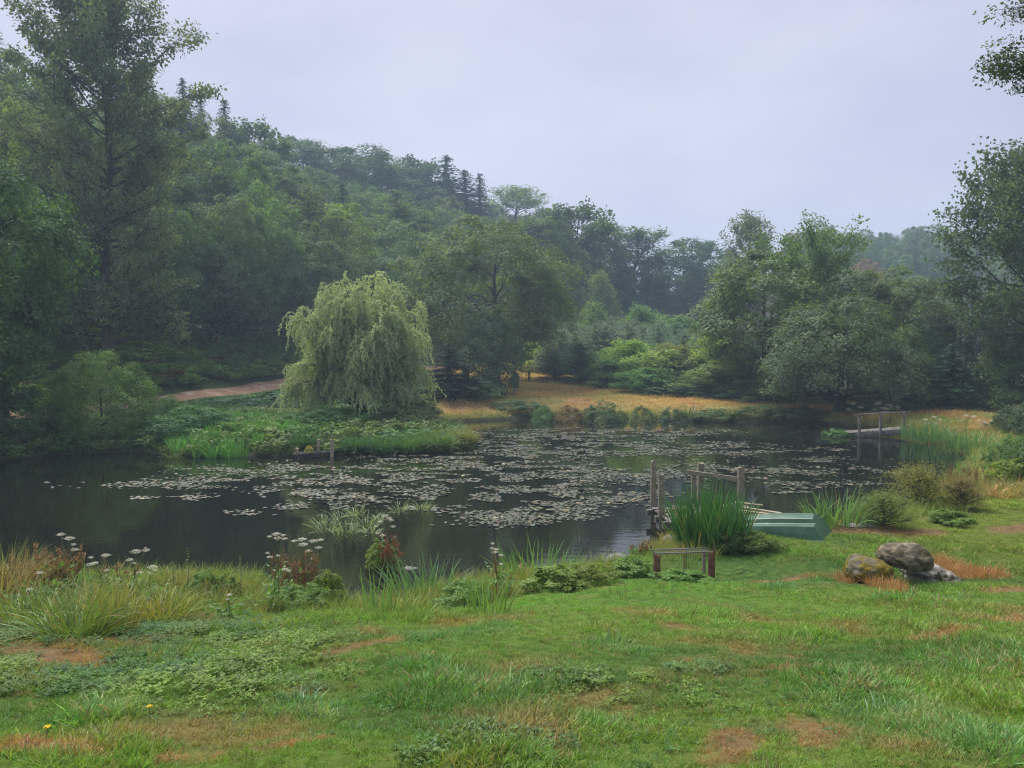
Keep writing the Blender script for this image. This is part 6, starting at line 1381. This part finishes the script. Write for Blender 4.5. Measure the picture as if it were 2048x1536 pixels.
# ---------------------------------------------------------------- small platform on the left point
def platform():
    z = 0.14; A = w3(588, 908, z); B = w3(667, 903, z + 0.03); o = thing('platform', 'small sagging wooden platform by the grassy point', 'platform', (A[0], A[1], 0)); L0 = np.array(o.location); rng = np.random.default_rng(730); a = A - L0; b = B - L0
    dep = np.array([0.05, 0.62, 0.02])
    for i in range(4):
        t = (i + 0.1) / 4; m = MB(); m.bar(a + dep * t + (-0.05, 0, 0), b + dep * t, 0.14, 0.035, jit=0.004, rng=rng); m.build('deck_plank', M_DECK, o)
    m = MB(); m.bar(a + (0.0, -0.06, -0.09), b + (0.02, -0.06, -0.07), 0.05, 0.13, jit=0.004, rng=rng); m.build('edge_board', M_BARK, o)
    for i, (px, yb, yt, sz) in enumerate([(664, 905, 878, 0.11), (637, 904, 879, 0.09), (594, 906, 896, 0.1), (624, 905, 896, 0.08)]):
        q = w3(px, yb, 0.17); h = CAM_H + ray(px, yt)[2] * q[1]; post(o, (q[0] - L0[0], q[1] - L0[1], -0.3), h + 0.3, sz, 740 + i, m_=M_PLANK)
    q = w3(618, 905, 0.2); (tm, cm), h0, r0 = T0['weed']; p = thing('leafy_weed', 'yellow leaved weed growing on the small platform', 'weed', tuple(q), 0, (0.4, 0.4, 0.4)); obj('stem', tm, p); obj('crown', cm, p, (0.28, 0.26, 0.04))
platform()
# ---------------------------------------------------------------- footbridge at the right
def footbridge():
    zl, zr = 0.16, 0.42; A = w3(1700, 866, zl); d = A[1]; v = ray(1814, 858); B = np.array([v[0] * d * 0.985, d * 0.985, CAM_H + v[2] * d * 0.985]); o = thing('footbridge', 'grey wooden footbridge with a single handrail at the far right bank', 'footbridge', (A[0], A[1], 0)); L0 = np.array(o.location); rng = np.random.default_rng(750); a = A - L0; b = B - L0
    n = 16
    for i in range(n):
        t = (i + 0.5) / n; c = a * (1 - t) + b * t; m = MB(); m.bar(c + (0, -0.02, 0.0), c + (0.05, 0.95, 0.0), np.linalg.norm(b - a) / n * 0.9, 0.035, jit=0.003, rng=rng); m.build('deck_plank', M_DECK, o)
    m = MB(); m.bar(a + (0.2, -0.05, -0.07), b + (0, -0.05, -0.09), 0.05, 0.14, jit=0.003, rng=rng); m.build('side_beam', M_DECK, o)
    m = MB(); m.bar(a * 0.83 + b * 0.17 + (0, 0.02, -0.17), b + (0, 0.02, -0.22), 0.05, 0.12, jit=0.003, rng=rng); m.build('lower_beam', M_DECK, o)
    m = MB(); m.bar(a + (0.2, 0.95, -0.08), b + (0, 0.95, -0.1), 0.05, 0.14, jit=0.003, rng=rng); m.build('back_beam', M_DECK, o)
    tops = []
    for i, (px, yt) in enumerate([(1717, 829), (1759, 827), (1806, 824)]):
        t = (px - 1700) / 114; c = a * (1 - t) + b * t; y = c[1] + L0[1] + 0.02; v = ray(px, yt); x = v[0] * y - L0[0]; zt = CAM_H + v[2] * y
        post(o, (x, c[1] + 0.02 - 0.1, c[2] - 0.75), zt - c[2] + 0.75, 0.10, 760 + i, m_=M_DECK); tops.append(np.array([x, c[1] - 0.08, zt]))
    m = MB(); m.bar(tops[0] + (-0.25, 0, 0.0), tops[2] + (0.3, 0, 0.02), 0.10, 0.045, jit=0.003, rng=rng); m.build('hand_rail', M_DECK, o)
footbridge()
# fence post at the top of the meadow, power cables before the wood
b = at(1058, 62); o = thing('fence_post', 'short dark wooden post on the meadow left of the bare stemmed pine', 'post', b); post(o, (0, 0, -0.2), 1.05, 0.16, 770, (0.02, 0), m_=M_BARK)
m = MB(); m.tube([(0.1, 0, 0), (0.5, 0, 0.0), (0.5, 0, 0.28)], 0.02, 4); m.build('wire_stay', M_WIRE, o)
pa = at(1352, 92); pole = thing('power_pole', 'thin grey power pole behind the plantation', 'pole', pa); hp = CAM_H + (720 - 628) / F * 92 - pa[2]
m = MB(); m.tube([(0, 0, -0.3), (0, 0, hp)], [0.12, 0.08], 8, cap=True); m.build('shaft', M_PALEBARK, pole)
m = MB(); m.bar((-0.7, 0, hp - 0.25), (0.7, 0, hp - 0.25), 0.08, 0.1); m.build('cross_arm', M_PALEBARK, pole)
for i, dz in enumerate((0, 0.35)):
    tt = np.linspace(0, 1, 25)[:, None]; e0 = np.array([pa[0] - 16, 97, pa[2] + hp + 0.6 + dz]); e1 = np.array([pa[0], 92, pa[2] + hp - 0.15 - dz * 0.3 + 0.02]); e2 = np.array([pa[0] + 17, 88, pa[2] + hp - 1.0 + dz])
    P = np.vstack([e0 * (1 - tt) + e1 * tt - np.sin(tt * PI) * np.array([0, 0, 0.5]), (e1 * (1 - tt) + e2 * tt - np.sin(tt * PI) * np.array([0, 0, 0.5]))[1:]])
    m = MB(); m.tube(P, 0.012, 4); tag(m.build('power_cable', M_CABLE), ['thin power cable before the dark wood, lower one', 'thin power cable before the dark wood, upper one'][i], 'cable')

# ---------------------------------------------------------------- haze
g = MB(); g.box((55, 270, 31.5), (790, 670, 69)); hz = g.build('haze', None)
m, t = mat('morning_haze'); out = N(t, 'ShaderNodeOutputMaterial'); pv = N(t, 'ShaderNodeVolumePrincipled'); pv.inputs['Color'].default_value = (0.58, 0.76, 1.0, 1); pv.inputs['Density'].default_value = 0.00125; pv.inputs['Anisotropy'].default_value = 0.2
t.links.new(pv.outputs[0], out.inputs['Volume']); hz.data.materials.append(m); tag(hz, None, None, kind='stuff')
